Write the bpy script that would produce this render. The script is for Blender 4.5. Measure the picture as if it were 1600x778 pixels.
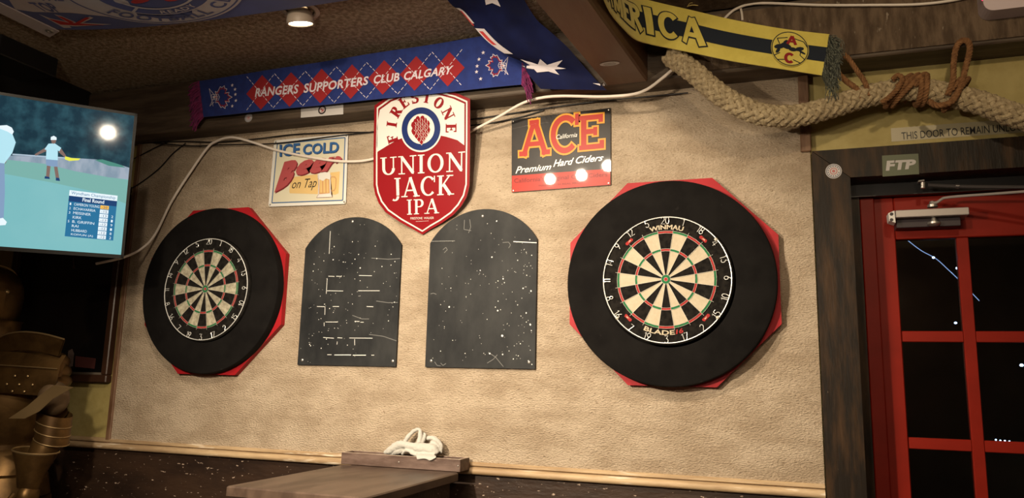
import bpy, bmesh, math, random
from mathutils import Vector, Matrix
from mathutils.bvhtree import BVHTree
random.seed(7)
for o in list(bpy.data.objects): bpy.data.objects.remove(o)
PI = math.pi
# ------------------------------------------------------------------ camera
CAM = Vector((0.37023, -2.71956, 1.38399)); YAW, PITCH, ROLL, FPX = -0.342184, 0.167379, 0.023111, 1186.888
def cam_axes():
    cy, sy, cp, sp = math.cos(YAW), math.sin(YAW), math.cos(PITCH), math.sin(PITCH)
    f = Vector((sy*cp, cy*cp, sp)); r = Vector((cy, -sy, 0)); u = r.cross(f)
    return math.cos(ROLL)*r+math.sin(ROLL)*u, -math.sin(ROLL)*r+math.cos(ROLL)*u, f
CR, CU, CF = cam_axes()
cd = bpy.data.cameras.new('camera'); cam = bpy.data.objects.new('camera', cd)
bpy.context.scene.collection.objects.link(cam)
cd.sensor_width = 36; cd.lens = FPX*36/1600; cd.clip_start = .02; cd.clip_end = 100
cam.matrix_world = Matrix(((CR.x, CU.x, -CF.x, CAM.x), (CR.y, CU.y, -CF.y, CAM.y), (CR.z, CU.z, -CF.z, CAM.z), (0, 0, 0, 1)))
scene = bpy.context.scene; scene.camera = cam
# ------------------------------------------------------------------ world, lights, exposure
w = bpy.data.worlds.new('night'); scene.world = w; w.use_nodes = True
w.node_tree.nodes['Background'].inputs[0].default_value = (.25, .3, .45, 1)
w.node_tree.nodes['Background'].inputs[1].default_value = .004
vs = scene.view_settings; vs.view_transform = 'Standard'; vs.look = 'None'; vs.gamma = 1; vs.use_curve_mapping = False
vs.exposure = 0.45
def spot(name, loc, target, power, col, size=1.9, blend=.8, rad=.03):
    l = bpy.data.lights.new(name, 'SPOT'); l.energy = power; l.color = col; l.spot_size = size; l.spot_blend = blend; l.shadow_soft_size = rad
    o = bpy.data.objects.new(name, l); scene.collection.objects.link(o); o.location = loc
    o.rotation_euler = (Vector(target)-Vector(loc)).to_track_quat('-Z', 'Y').to_euler(); return o
WARM = (1, .83, .62)
def bulb(name, loc, power, col, rad=.04):
    l = bpy.data.lights.new(name, 'POINT'); l.energy = power; l.color = col; l.shadow_soft_size = rad
    o = bpy.data.objects.new(name, l); scene.collection.objects.link(o); o.location = loc; return o
spot('lamp_light', (-.95, -1.70, 2.60), (-1.1, 0, 1.2), 36, WARM)
spot('lamp_light', (-.74, -1.66, 2.60), (-.6, 0, 1.2), 34, WARM)
spot('lamp_light', (-.54, -1.50, 2.60), (-.2, 0, 1.2), 32, WARM)
spot('lamp_light', (.85, -1.55, 2.62), (.75, 0, 1.9), 17, (1, .78, .50))
spot('pendant_or_fill_light', (-1.0, -2.25, 2.0), (-.72, 0, .85), 225, (1, .84, .63), 1.80, 1.0, .04)
bulb('pendant_or_fill_light', (-.2, -3.3, 1.95), 34, WARM)  # added fill bulb, unseen, to brighten the ceiling and room
bulb('pendant_or_fill_light', (.47, -2.35, 1.97), 7, WARM)
bulb('pendant_or_fill_light', (1.2, -4.2, 2.1), 10, (1, .75, .5))  # added far fill bulb, unseen, standing in for the bar area's glow

# ------------------------------------------------------------------ pixel to place helpers (each thing keeps its own real plane)
def ray(x, y): return CF + CR*((x-800)/FPX) - CU*((y-389)/FPX)
def PY(x, y, Y): d = ray(x, y); return CAM + d*((Y-CAM.y)/d.y)
def PZ(x, y, Z): d = ray(x, y); return CAM + d*((Z-CAM.z)/d.z)
def PD(x, y, D): return CAM + ray(x, y)*D
def PP(x, y, P0, N): d = ray(x, y); return CAM + d*((P0-CAM).dot(N)/d.dot(N))
def depth(P): return (P-CAM).dot(CF)

# ------------------------------------------------------------------ object bookkeeping
C = scene.collection; WL = {}
def tag(o, label=None, cat=None, group=None, kind=None):
    if label: o['label'] = label
    if cat: o['category'] = cat
    if group: o['group'] = group
    if kind: o['kind'] = kind
    return o
def place(o, loc, parent):
    WL[o] = Vector(loc); C.objects.link(o)
    if parent is not None: o.parent = parent; o.location = Vector(loc)-WL[parent]
    else: o.location = loc
    return o
def empty(name, loc, label, cat, group=None):
    o = bpy.data.objects.new(name, None); o.empty_display_size = .05
    place(o, loc, None); return tag(o, label, cat, group)
class MB:
    def __init__(s): s.v = []; s.f = []
    def add(s, vs_, fs_):
        n = len(s.v); s.v += [Vector(p) for p in vs_]; s.f += [tuple(i+n for i in f) for f in fs_]; return s
    def box(s, x0, x1, y0, y1, z0, z1, bev=0):
        x0, x1 = min(x0, x1), max(x0, x1); y0, y1 = min(y0, y1), max(y0, y1); z0, z1 = min(z0, z1), max(z0, z1)
        if bev:
            b = bev; lay = [(z0, b), (z0+b, 0), (z1-b, 0), (z1, b)]
            V = []
            for z, i in lay:
                a, c, d, e = x0+i, x1-i, y0+i, y1-i
                V += [(a+b, d, z), (c-b, d, z), (c, d+b, z), (c, e-b, z), (c-b, e, z), (a+b, e, z), (a, e-b, z), (a, d+b, z)]
            F = [tuple(range(7, -1, -1)), tuple(range(24, 32))]
            for k in range(3):
                for i in range(8): j = (i+1) % 8; F.append((k*8+i, k*8+j, k*8+8+j, k*8+8+i))
            return s.add(V, F)
        V = [(x, y, z) for z in (z0, z1) for y in (y0, y1) for x in (x0, x1)]
        return s.add(V, [(0, 2, 3, 1), (4, 5, 7, 6), (0, 1, 5, 4), (2, 6, 7, 3), (0, 4, 6, 2), (1, 3, 7, 5)])
    def obox(s, P, ax, ay, az):   # oriented box: corner P, edge vectors
        V = [P+ax*i+ay*j+az*k for k in (0, 1) for j in (0, 1) for i in (0, 1)]
        return s.add(V, [(0, 2, 3, 1), (4, 5, 7, 6), (0, 1, 5, 4), (2, 6, 7, 3), (0, 4, 6, 2), (1, 3, 7, 5)])
    def prism(s, pts, off):       # closed polygon of 3D points extruded by vector
        n = len(pts); off = Vector(off); P = [Vector(p) for p in pts]
        return s.add(P+[p+off for p in P], [tuple(range(n)), tuple(range(2*n-1, n-1, -1))]+[(i, (i+1) % n, n+(i+1) % n, n+i) for i in range(n)])
    def tube(s, pts, r, seg=8, smooth=True, sub=4, cap=True, closed=False):
        P = [Vector(p) for p in pts]; R = r if isinstance(r, (list, tuple)) else [r]*len(P)
        if smooth and len(P) > 2: P, R = spline(P, R, sub)
        fr = frames(P); V = []; F = []; n = len(P)
        for i, (p, (t, a, b)) in enumerate(zip(P, fr)):
            for k in range(seg): an = 2*PI*k/seg; V.append(p+(a*math.cos(an)+b*math.sin(an))*R[i])
        for i in range(n-1):
            for k in range(seg): j = (k+1) % seg; F.append((i*seg+k, i*seg+j, (i+1)*seg+j, (i+1)*seg+k))
        if cap: F += [tuple(range(seg-1, -1, -1)), tuple(range((n-1)*seg, n*seg))]
        return s.add(V, F)
    def lathe(s, prof, seg=32, M=None, close=False, a0=0, a1=2*PI):   # prof (r, h) about local z
        M = M or Matrix(); V = []; F = []; full = abs(a1-a0-2*PI) < 1e-6; m = seg if full else seg+1
        for r, h in prof:
            for k in range(m): a = a0+(a1-a0)*k/seg; V.append(M @ Vector((r*math.cos(a), r*math.sin(a), h)))
        for i in range(len(prof)-1):
            for k in range(seg): j = (k+1) % m; F.append((i*m+k, i*m+j, (i+1)*m+j, (i+1)*m+k))
        return s.add(V, F)
    def loft(s, rings, cap=True, closed=True):
        n = len(rings[0]); V = [p for r in rings for p in r]; F = []
        for i in range(len(rings)-1):
            for k in range(n if closed else n-1): j = (k+1) % n; F.append((i*n+k, i*n+j, (i+1)*n+j, (i+1)*n+k))
        if cap and closed: F += [tuple(range(n-1, -1, -1)), tuple(range((len(rings)-1)*n, len(rings)*n))]
        return s.add(V, F)
    def ball(s, c, rx, ry=None, rz=None, seg=16, rings=10, M=None):
        ry = ry or rx; rz = rz or rx; c = Vector(c); M = M or Matrix(); R_ = []
        for i in range(rings+1):
            a = -PI/2+PI*i/rings; ca = max(math.cos(a), 1e-3)
            R_.append([c+M @ Vector((rx*ca*math.cos(2*PI*k/seg), ry*ca*math.sin(2*PI*k/seg), rz*math.sin(a))) for k in range(seg)])
        return s.loft(R_)
    def build(s, name, mat, parent=None, loc=None, smooth=True, kind=None, label=None, cat=None, group=None, angle=40, weld=False):
        if loc is None:
            xs = [p.x for p in s.v]; ys = [p.y for p in s.v]; zs = [p.z for p in s.v]
            loc = Vector(((min(xs)+max(xs))/2, (min(ys)+max(ys))/2, min(zs)))
        loc = Vector(loc)
        me = bpy.data.meshes.new(name); me.from_pydata([p-loc for p in s.v], [], s.f)
        bm = bmesh.new(); bm.from_mesh(me)
        if weld: bmesh.ops.remove_doubles(bm, verts=bm.verts, dist=1e-5)
        if kind != 'print': bmesh.ops.recalc_face_normals(bm, faces=bm.faces)
        ca = math.radians(angle)
        for f in bm.faces: f.smooth = smooth
        for e in bm.edges:
            if len(e.link_faces) != 2 or e.calc_face_angle(0) > ca: e.smooth = False
        bm.to_mesh(me); bm.free()
        me.materials.append(mat)
        o = bpy.data.objects.new(name, me); place(o, loc, parent)
        return tag(o, label, cat, group, None if kind == 'print' else kind)
def spline(P, R, sub=4):
    Q = []; S = []
    n = len(P)
    for i in range(n-1):
        p0 = P[max(i-1, 0)]; p1 = P[i]; p2 = P[i+1]; p3 = P[min(i+2, n-1)]
        for k in range(sub):
            t = k/sub
            Q.append(.5*((2*p1)+(p2-p0)*t+(2*p0-5*p1+4*p2-p3)*t*t+(3*p1-p0-3*p2+p3)*t**3)); S.append(R[i]*(1-t)+R[i+1]*t)
    Q.append(P[-1]); S.append(R[-1]); return Q, S
def frames(P):
    T = []
    for i in range(len(P)):
        d = P[min(i+1, len(P)-1)]-P[max(i-1, 0)]; T.append(d.normalized() if d.length > 1e-9 else Vector((1, 0, 0)))
    a = T[0].orthogonal().normalized(); out = []
    for t in T:
        a = (a-t*a.dot(t)); a = a.normalized() if a.length > 1e-6 else t.orthogonal().normalized()
        out.append((t, a, t.cross(a)))
    return out

# ------------------------------------------------------------------ materials
MATS = {}
def mat(name, col, rough=.6, metal=0, col2=None, nscale=8, ndet=5, nlo=.4, nhi=.6, bump=0, bscale=60, bdist=.002, stretch=(1, 1, 1),
        spec=.5, coat=0, emit=None, estr=0, col3=None, n3=(40, .62, .66), bdet=4, trans=0, alpha=None, sheen=0, vor=False):
    m = bpy.data.materials.new(name); MATS[name] = m; m.use_nodes = True; nt = m.node_tree; N = nt.nodes; L = nt.links
    b = N['Principled BSDF']; c4 = lambda c: (c[0], c[1], c[2], 1)
    b.inputs['Base Color'].default_value = c4(col); b.inputs['Roughness'].default_value = rough; b.inputs['Metallic'].default_value = metal
    b.inputs['Specular IOR Level'].default_value = spec
    if coat: b.inputs['Coat Weight'].default_value = coat; b.inputs['Coat Roughness'].default_value = .03
    if trans: b.inputs['Transmission Weight'].default_value = trans
    if alpha is not None: b.inputs['Alpha'].default_value = alpha
    if sheen: b.inputs['Sheen Weight'].default_value = sheen
    if emit: b.inputs['Emission Color'].default_value = c4(emit); b.inputs['Emission Strength'].default_value = estr
    def coords():
        tc = N.new('ShaderNodeTexCoord'); mp = N.new('ShaderNodeMapping'); mp.inputs['Scale'].default_value = stretch
        L.new(tc.outputs['Object'], mp.inputs[0]); return mp.outputs[0]
    co = coords() if (col2 or bump or col3) else None
    def noise(sc, det, rough_=.6):
        n = N.new('ShaderNodeTexNoise'); n.inputs['Scale'].default_value = sc; n.inputs['Detail'].default_value = det; n.inputs['Roughness'].default_value = rough_
        L.new(co, n.inputs['Vector']); return n
    out = None
    if col2:
        n = noise(nscale, ndet); mr = N.new('ShaderNodeMapRange'); mr.inputs[1].default_value = nlo; mr.inputs[2].default_value = nhi
        L.new(n.outputs[0], mr.inputs[0]); mx = N.new('ShaderNodeMix'); mx.data_type = 'RGBA'
        L.new(mr.outputs[0], mx.inputs['Factor']); mx.inputs['A'].default_value = c4(col); mx.inputs['B'].default_value = c4(col2); out = mx.outputs['Result']
    if col3:
        n = noise(n3[0], 3); mr = N.new('ShaderNodeMapRange'); mr.inputs[1].default_value = n3[1]; mr.inputs[2].default_value = n3[2]
        L.new(n.outputs[0], mr.inputs[0]); mx = N.new('ShaderNodeMix'); mx.data_type = 'RGBA'; L.new(mr.outputs[0], mx.inputs['Factor'])
        if out: L.new(out, mx.inputs['A'])
        else: mx.inputs['A'].default_value = c4(col)
        mx.inputs['B'].default_value = c4(col3); out = mx.outputs['Result']
    if out: L.new(out, b.inputs['Base Color'])
    if bump:
        if vor:
            n = N.new('ShaderNodeTexVoronoi'); n.inputs['Scale'].default_value = bscale; L.new(co, n.inputs['Vector'])
        else: n = noise(bscale, bdet)
        bp = N.new('ShaderNodeBump'); bp.inputs['Strength'].default_value = bump; bp.inputs['Distance'].default_value = bdist
        L.new(n.outputs[0], bp.inputs['Height']); L.new(bp.outputs[0], b.inputs['Normal'])
    return m
def em(name, col, s=1.0, col2=None, nscale=8, lo=.4, hi=.6, stretch=(1, 1, 1)):
    m = bpy.data.materials.new(name); m.use_nodes = True; nt = m.node_tree; N = nt.nodes; L = nt.links
    b = N['Principled BSDF']; b.inputs['Base Color'].default_value = (.01, .01, .01, 1); b.inputs['Roughness'].default_value = .06
    b.inputs['Emission Color'].default_value = (*col, 1); b.inputs['Emission Strength'].default_value = s*.78
    if col2:
        tc = N.new('ShaderNodeTexCoord'); mp = N.new('ShaderNodeMapping'); mp.inputs['Scale'].default_value = stretch; L.new(tc.outputs['Object'], mp.inputs[0])
        n = N.new('ShaderNodeTexNoise'); n.inputs['Scale'].default_value = nscale; n.inputs['Detail'].default_value = 5; L.new(mp.outputs[0], n.inputs['Vector'])
        mr = N.new('ShaderNodeMapRange'); mr.inputs[1].default_value = lo; mr.inputs[2].default_value = hi; L.new(n.outputs[0], mr.inputs[0])
        mx = N.new('ShaderNodeMix'); mx.data_type = 'RGBA'; L.new(mr.outputs[0], mx.inputs['Factor']); mx.inputs['A'].default_value = (*col, 1); mx.inputs['B'].default_value = (*col2, 1)
        L.new(mx.outputs['Result'], b.inputs['Emission Color'])
    return m
M_carpet = mat('carpet_wall', (.50, .385, .27), .95, col2=(.66, .53, .39), nscale=5, ndet=10, bump=1, bscale=105, bdist=.016, stretch=(1, 1, 2.2), bdet=8, spec=.1, col3=(.36, .26, .17), n3=(75, .60, .74))
M_yellow = mat('yellow_plaster', (.33, .26, .085), .7, col2=(.42, .34, .13), nscale=6, bump=.5, bscale=22, bdist=.006, bdet=8)
M_popcorn = mat('popcorn_ceiling', (.36, .26, .17), .95, col2=(.66, .52, .37), nscale=58, nlo=.40, nhi=.62, bump=1.0, bscale=62, bdist=.05, bdet=6, spec=.15, col3=(.08, .05, .035), n3=(9, .74, .80))
M_beam = mat('dark_beam_wood', (.05, .032, .02), .6, col2=(.10, .07, .045), nscale=9, ndet=8, bump=.6, bscale=40, bdist=.004, stretch=(.35, 3, 3), bdet=7)
M_rough = mat('rough_sawn_wood', (.07, .042, .022), .8, col2=(.15, .10, .06), nscale=14, ndet=8, bump=.9, bscale=60, bdist=.005, stretch=(2.2, 2, .6), bdet=7, col3=(.30, .24, .18), n3=(34, .66, .74))
M_cross = mat('reddish_beam_paint', (.10, .045, .024), .5, col2=(.13, .075, .042), nscale=4, bump=.3, bscale=30, bdist=.003, stretch=(2, .4, 2))
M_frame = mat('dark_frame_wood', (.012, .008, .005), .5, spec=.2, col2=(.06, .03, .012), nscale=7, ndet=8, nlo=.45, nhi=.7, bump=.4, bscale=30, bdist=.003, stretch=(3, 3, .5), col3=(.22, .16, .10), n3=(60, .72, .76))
M_trim = mat('brown_trim_wood', (.12, .055, .025), .6, col2=(.2, .11, .06), nscale=14, bump=.4, bscale=50, bdist=.003, stretch=(3, 3, .6))
M_rail = mat('worn_rail_wood', (.50, .36, .21), .6, col2=(.33, .22, .12), nscale=12, ndet=8, bump=.5, bscale=60, bdist=.003, stretch=(.3, 2, 2), col3=(.72, .62, .48), n3=(20, .6, .7))
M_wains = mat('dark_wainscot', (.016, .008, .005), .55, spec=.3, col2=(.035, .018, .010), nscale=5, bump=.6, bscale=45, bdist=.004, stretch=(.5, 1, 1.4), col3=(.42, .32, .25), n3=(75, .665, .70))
M_red = mat('red_door_paint', (.22, .010, .003), .5, spec=.2, col2=(.18, .008, .002), nscale=4, bump=.15, bscale=25, bdist=.002)
M_redboard = mat('red_painted_board', (.36, .010, .016), .55, spec=.25, col2=(.30, .008, .012), nscale=6, bump=.2, bscale=40, bdist=.001)
M_black = mat('black_plastic', (.008, .008, .009), .35)
M_foam = mat('black_foam', (.005, .0042, .004), .9, spec=.12, col2=(.008, .007, .0065), nscale=9, ndet=8, bump=.4, bscale=160, bdist=.001, col3=(.03, .026, .024), n3=(14, .69, .78))
M_floor = mat('dark_floor', (.05, .03, .02), .5, col2=(.08, .05, .03), bump=.3)
M_room = mat('dark_room_wall', (.09, .055, .035), .8, col2=(.13, .08, .05), nscale=3)
M_sisal_k = mat('black_sisal', (.006, .005, .0045), .95, spec=.15, col2=(.014, .012, .010), nscale=60, bump=.5, bscale=300, bdist=.0006, col3=(.06, .053, .046), n3=(90, .70, .78))
M_sisal_w = mat('cream_sisal', (.50, .43, .315), .9, col2=(.45, .38, .27), nscale=40, bump=.3, bscale=300, bdist=.0004)
M_sisal_w2 = mat('worn_cream_sisal', (.50, .46, .34), .85, col2=(.27, .24, .17), nscale=45, ndet=8, bump=.5, bscale=300, bdist=.0006)
M_sisal_r = mat('red_sisal', (.36, .02, .02), .9, col2=(.3, .02, .02), nscale=60)
M_sisal_g = mat('green_sisal', (.012, .15, .05), .9, col2=(.012, .12, .04), nscale=60)
M_wire = mat('white_wire', (.85, .85, .82), .3, metal=.3)
M_wire2 = mat('dull_steel_wire', (.5, .47, .4), .5, metal=.1)
M_slate = mat('slate_chalkboard', (.010, .011, .0125), .6, spec=.2, col2=(.033, .034, .034), nscale=6, ndet=8, nlo=.38, nhi=.66, bump=.1, bscale=60, bdist=.001, stretch=(1, 1, .55))
M_chalk = mat('chalk', (.75, .75, .72), .9)
M_chalkf = mat('faint_chalk', (.17, .17, .165), .9)
M_white = mat('white_enamel', (.66, .64, .60), .25, coat=.5)
M_whitep = mat('white_paper', (.50, .47, .45), .6)
M_ered = mat('red_enamel', (.23, .009, .013), .22, coat=.6)
M_navy = mat('navy_enamel', (.010, .025, .12), .25, coat=.5)
M_tinblk = mat('black_tin', (.018, .016, .015), .35, spec=.15, coat=.7, col2=(.03, .026, .024), nscale=6)
M_acered = mat('bright_red_ink', (.36, .025, .015), .35, spec=.15, coat=.4)
M_aceyel = mat('orange_yellow_ink', (.60, .27, .03), .35, spec=.15, coat=.4)
M_acedk = mat('dark_red_ink', (.16, .01, .01), .35, spec=.15, coat=.4)
M_cream = mat('cream_enamel', (.60, .56, .42), .3, coat=.4)
M_blue = mat('blue_ink', (.035, .11, .28), .35)
M_dkblue = mat('dark_blue_ink', (.012, .025, .09), .35)
M_pink = mat('faded_red_ink', (.36, .07, .075), .35)
M_maroon = mat('dark_maroon_ink', (.16, .02, .025), .35)
M_tan = mat('yellow_tan_ink', (.62, .43, .18), .35)
M_beer = mat('amber_ink', (.50, .27, .12), .35)
M_ink = mat('black_ink', (.012, .012, .012), .5)
M_royal = mat('royal_blue_knit', (.005, .017, .13), .85, col2=(.007, .024, .165), nscale=30, bump=.4, bscale=400, bdist=.0008, sheen=.1)
M_kred = mat('red_knit', (.27, .008, .012), .85, bump=.4, bscale=400, bdist=.0008)
M_kwhite = mat('pale_knit', (.62, .56, .62), .85)
M_fringe = mat('magenta_fringe', (.17, .012, .075), .95, col2=(.08, .008, .05), nscale=60)
M_kyel = mat('yellow_knit', (.72, .60, .12), .85, col2=(.66, .54, .1), nscale=20, bump=.4, bscale=400, bdist=.0008, sheen=.3)
M_kblk = mat('navy_black_knit', (.006, .011, .022), .85)
M_tassel = mat('grey_tassel', (.04, .045, .038), .95, col2=(.16, .17, .13), nscale=120)
M_flagblue = mat('blue_flag_nylon', (.015, .028, .17), .6, col2=(.02, .04, .24), nscale=3, sheen=.2)
M_flagnavy = mat('navy_flag_nylon', (.0035, .0045, .022), .8, spec=.15, col2=(.006, .010, .055), nscale=3)
M_flagwhite = mat('white_flag_nylon', (.55, .50, .52), .7)
M_flagred = mat('red_flag_nylon', (.45, .03, .03), .7)
M_rope = mat('pale_rope_fibre', (.34, .26, .15), .95, col2=(.54, .43, .26), nscale=60, ndet=6, bump=1, bscale=220, bdist=.004, bdet=6)
M_rope2 = mat('brown_rope_fibre', (.17, .075, .026), .9, col2=(.27, .13, .05), nscale=60, bump=.8, bscale=260, bdist=.002)
M_cable = mat('white_cable', (.74, .66, .58), .4)
M_cableb = mat('black_cable', (.008, .007, .007), .45)
M_steel = mat('brushed_steel', (.55, .52, .48), .35, metal=.8)
M_closer = mat('grey_closer_metal', (.42, .38, .36), .42, metal=.35)
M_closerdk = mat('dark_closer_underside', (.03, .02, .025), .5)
M_bronze = mat('bronze_armour', (.17, .095, .032), .40, metal=.7, col2=(.08, .042, .014), nscale=7, bump=.15, bscale=18, bdist=.004)
M_bronzel = mat('pale_bronze_edge', (.42, .29, .14), .35, metal=.75)
M_towel = mat('white_terry', (.48, .47, .43), .95, bump=.6, bscale=350, bdist=.002, sheen=.3)
M_table = mat('worn_table_top', (.05, .031, .022), .38, col2=(.095, .062, .044), nscale=7, ndet=8, bump=.2, bscale=50, bdist=.001, stretch=(2, .6, 1))
M_tray = mat('worn_tray_wood', (.075, .042, .03), .6, col2=(.14, .09, .07), nscale=18, ndet=8, bump=.4, bscale=60, bdist=.002, stretch=(.5, 2, 2), col3=(.42, .36, .3), n3=(50, .71, .76))
M_trayedge = mat('pale_worn_edge', (.55, .46, .36), .7, col2=(.35, .26, .2), nscale=30)
M_straw = mat('straw', (.62, .48, .16), .8)
M_olive = mat('olive_sticker', (.085, .10, .05), .5)
M_glass = mat('dark_pane_glass', (.55, .6, .6), .03, trans=1.0)
M_lampw = mat('white_lamp_trim', (.35, .28, .22), .5)
M_lampglow = em('lamp_glow', (1, .86, .62), 14)
M_led = em('cold_led', (.45, .65, 1), 14)
M_string = em('lit_wire', (.35, .5, .9), 1.3)
M_redled = em('red_led', (1, .05, .12), 2)
M_pic = mat('dark_picture_glass', (.006, .005, .005), .12, spec=.5)
M_picframe = mat('dark_picture_frame', (.05, .022, .012), .35)
M_grey = mat('pewter_line', (.16, .13, .10), .4)
M_emit_box = mat('white_plastic_case', (.62, .52, .54), .4)

# ------------------------------------------------------------------ flat print helpers
def quadmap(tl, tr, br, bl, hit, N, w0=.001):
    A, B, D, E_ = hit(*tl), hit(*tr), hit(*br), hit(*bl)
    def f(u, v, w=0):
        v1 = 1-v; P = (A*(1-u)+B*u)*(1-v1)+(E_*(1-u)+D*u)*v1
        return P+N*(w0+w)
    return f
def text2d(s, shear=0, bold=0, space=1.0):
    cu = bpy.data.curves.new('t', 'FONT'); cu.body = s; cu.shear = shear; cu.offset = bold; cu.resolution_u = 3; cu.space_character = space; cu.fill_mode = 'FRONT'
    o = bpy.data.objects.new('t', cu); C.objects.link(o); bpy.context.view_layer.update()
    me = o.evaluated_get(bpy.context.evaluated_depsgraph_get()).to_mesh()
    V = [(v.co.x, v.co.y) for v in me.vertices]; F = [tuple(p.vertices) for p in me.polygons]
    o.evaluated_get(bpy.context.evaluated_depsgraph_get()).to_mesh_clear(); bpy.data.objects.remove(o); bpy.data.curves.remove(cu)
    x0 = min(p[0] for p in V); x1 = max(p[0] for p in V); y0 = min(p[1] for p in V); y1 = max(p[1] for p in V)
    return [((x-x0)/(x1-x0), (y-y0)/(y1-y0)) for x, y in V], F, (x1-x0)/(y1-y0)
def facing(me_verts, faces, N):
    out = []
    for f in faces:
        a, b, c = (me_verts[i] for i in f[:3]); n = (b-a).cross(c-a)
        out.append(f if n.dot(N) > 0 else tuple(reversed(f)))
    return out
def put(name, V2, F, fmap, m, parent, w=0, label=None, kind=None):
    mb = MB(); V = [fmap(p[0], p[1], w+(p[2] if len(p) > 2 else 0)) for p in V2]; mb.add(V, F)
    return mb.build(name, m, parent, smooth=False, kind=kind, label=label)
def put_text(s, fmap, m, parent, w=0, shear=0, bold=0, name='lettering', space=1.0, label=None):
    V, F, _ = text2d(s, shear, bold, space); return put(name, V, F, fmap, m, parent, w, label)
# own stroke lettering -------------------------------------------------
def band(pts, ws):
    V = []; F = []; n = len(pts)
    for i in range(n):
        a = pts[max(i-1, 0)]; b = pts[min(i+1, n-1)]; dx, dy = b[0]-a[0], b[1]-a[1]; l = math.hypot(dx, dy) or 1
        nx, ny = -dy/l*ws[i]/2, dx/l*ws[i]/2; V += [(pts[i][0]+nx, pts[i][1]+ny), (pts[i][0]-nx, pts[i][1]-ny)]
    for i in range(n-1): F.append((2*i, 2*i+1, 2*i+3, 2*i+2))
    return V, F
class Pen:
    k = 0
    def __init__(s, W=.17, T=.07, serif=.1, sth=.05, grow=0): s.W, s.T, s.sf, s.st, s.g = W, T, serif, sth, grow; s.V = []; s.F = []; s.x = 0
    def _add(s, V, F): n = len(s.V); s.k += 1; s.V += [(x+s.x, y, .00003*s.k) for x, y in V]; s.F += [tuple(i+n for i in f) for f in F]
    def L(s, x0, y0, x1, y1, w):
        w = w+2*s.g; d = math.hypot(x1-x0, y1-y0); ex, ey = (x1-x0)/d*s.g, (y1-y0)/d*s.g
        s._add(*band([(x0-ex, y0-ey), (x1+ex, y1+ey)], [w, w]))
    def S(s, x, y, l=None):
        if s.sf <= 0: return
        l = l or (s.W+2*s.sf); yy = s.st/2 if y < .5 else 1-s.st/2
        s.L(x-l/2, yy, x+l/2, yy, s.st)
    def A(s, cx, cy, rx, ry, a0, a1, W=None, T=None, n=18):
        W = s.W if W is None else W; T = s.T if T is None else T; e = s.g/max(rx, .1)*57*(.9 if abs(a1-a0) < 359 else 0); sg = 1 if a1 > a0 else -1
        a0 -= e*sg; a1 += e*sg; P = []; ws = []
        for i in range(n+1):
            a = math.radians(a0+(a1-a0)*i/n); P.append((cx+rx*math.cos(a), cy+ry*math.sin(a))); ws.append(T+(W-T)*abs(math.cos(a))**1.3+2*s.g)
        s._add(*band(P, ws))
    def ch(s, c):
        W, T = s.W, s.T; L, S, A = s.L, s.S, s.A; h = T/2; sf = s.sf > 0
        if c == ' ': s.x += .45; return
        if c == 'I': L(.2, 0, .2, 1, W); S(.2, 0); S(.2, 1); a = .42 if sf else .3
        elif c in 'FE':
            L(.2, 0, .2, 1, W); S(.2, 1, W+s.sf*2) if sf else 0; S(.2, 0); L(.2, 1-h, .68, 1-h, T); L(.2, .52, .52, .52, T)
            if sf: L(.67, 1, .67, .74, T*.9); L(.52, .65, .52, .38, T*.8)
            a = .78
            if c == 'E':
                L(.2, h, .7, h, T)
                if sf: L(.70, 0, .70, .27, T*.9)
        elif c in 'PR':
            L(.2, 0, .2, 1, W); S(.2, 0); S(.14, 1, W+s.sf) if sf else 0; L(.2, 1-h, .42, 1-h, T); L(.2, .46+h, .42, .46+h, T)
            A(.42, .73, .26-W/4, .27-h, 90, -90); a = .78
            if c == 'R': L(.38, .5, .72, W*.1, W*.95); S(.74, 0, W+s.sf) if sf else 0; a = .9
        elif c == 'S':
            A(.36, .745, .24, .255-h, 35, 270, W*.9); A(.38, .26, .26, .26-h+.0, 90, -145, W*.9)
            if sf: L(.58, .98, .58, .72, T*.8); L(.10, .02, .10, .3, T*.8)
            a = .76
        elif c == 'T':
            L(.42, 0, .42, 1, W); S(.42, 0); L(.03, 1-h, .81, 1-h, T); a = .86
            if sf: L(.04, 1, .04, .74, T*.9); L(.80, 1, .80, .74, T*.9)
        elif c == 'O': A(.5, .5, .44-W/2, .5-h, 0, 360, n=28); a = 1.02
        elif c == 'C':
            A(.5, .5, .44-W/2, .5-h, 42, 318, n=24); a = .92
            if sf: L(.84, 1, .84, .68, T*.9 if T < .1 else T*.8); 
        elif c == 'N': L(.18, 0, .18, 1, T); L(.18, 1-W*.3, .82, W*.3, W); L(.82, 0, .82, 1, T); S(.18, 0); S(.12, 1, W+s.sf) if sf else 0; S(.82, 1); a = 1.0
        elif c == 'U': L(.2, .36, .2, 1, W); A(.48, .36, .28, .36-h, 180, 360, W, T); L(.76, .36, .76, 1, T); S(.2, 1); S(.76, 1); a = .98
        elif c == 'J': L(.34, .1, .34, 1, W); A(.16, .06, .18, .2, 0, -130, W*.9, T); S(.34, 1); a = .56
        elif c == 'A':
            L(.10, 0, .45, 1-T*.1, T); L(.45, 1-T*.1, .80, 0, W); L(.22, .33, .68, .33, T*.9 if T > .1 else T); S(.10, 0); S(.80, 0); a = .92
            if T > .1 and sf: L(.28, 1-T/2, .60, 1-T/2, T)
        elif c == 'K': L(.2, 0, .2, 1, W); S(.2, 0); S(.2, 1); L(.26, .42, .72, 1, T); L(.36, .55, .76, 0, W); S(.72, 1); S(.78, 0); a = .92
        elif c == 'M': L(.18, 0, .18, 1, W); L(.18, 1, .5, .15, W*.85); L(.5, .15, .82, 1, W*.85); L(.82, 0, .82, 1, W); a = 1.02
        s.x += a
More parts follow.
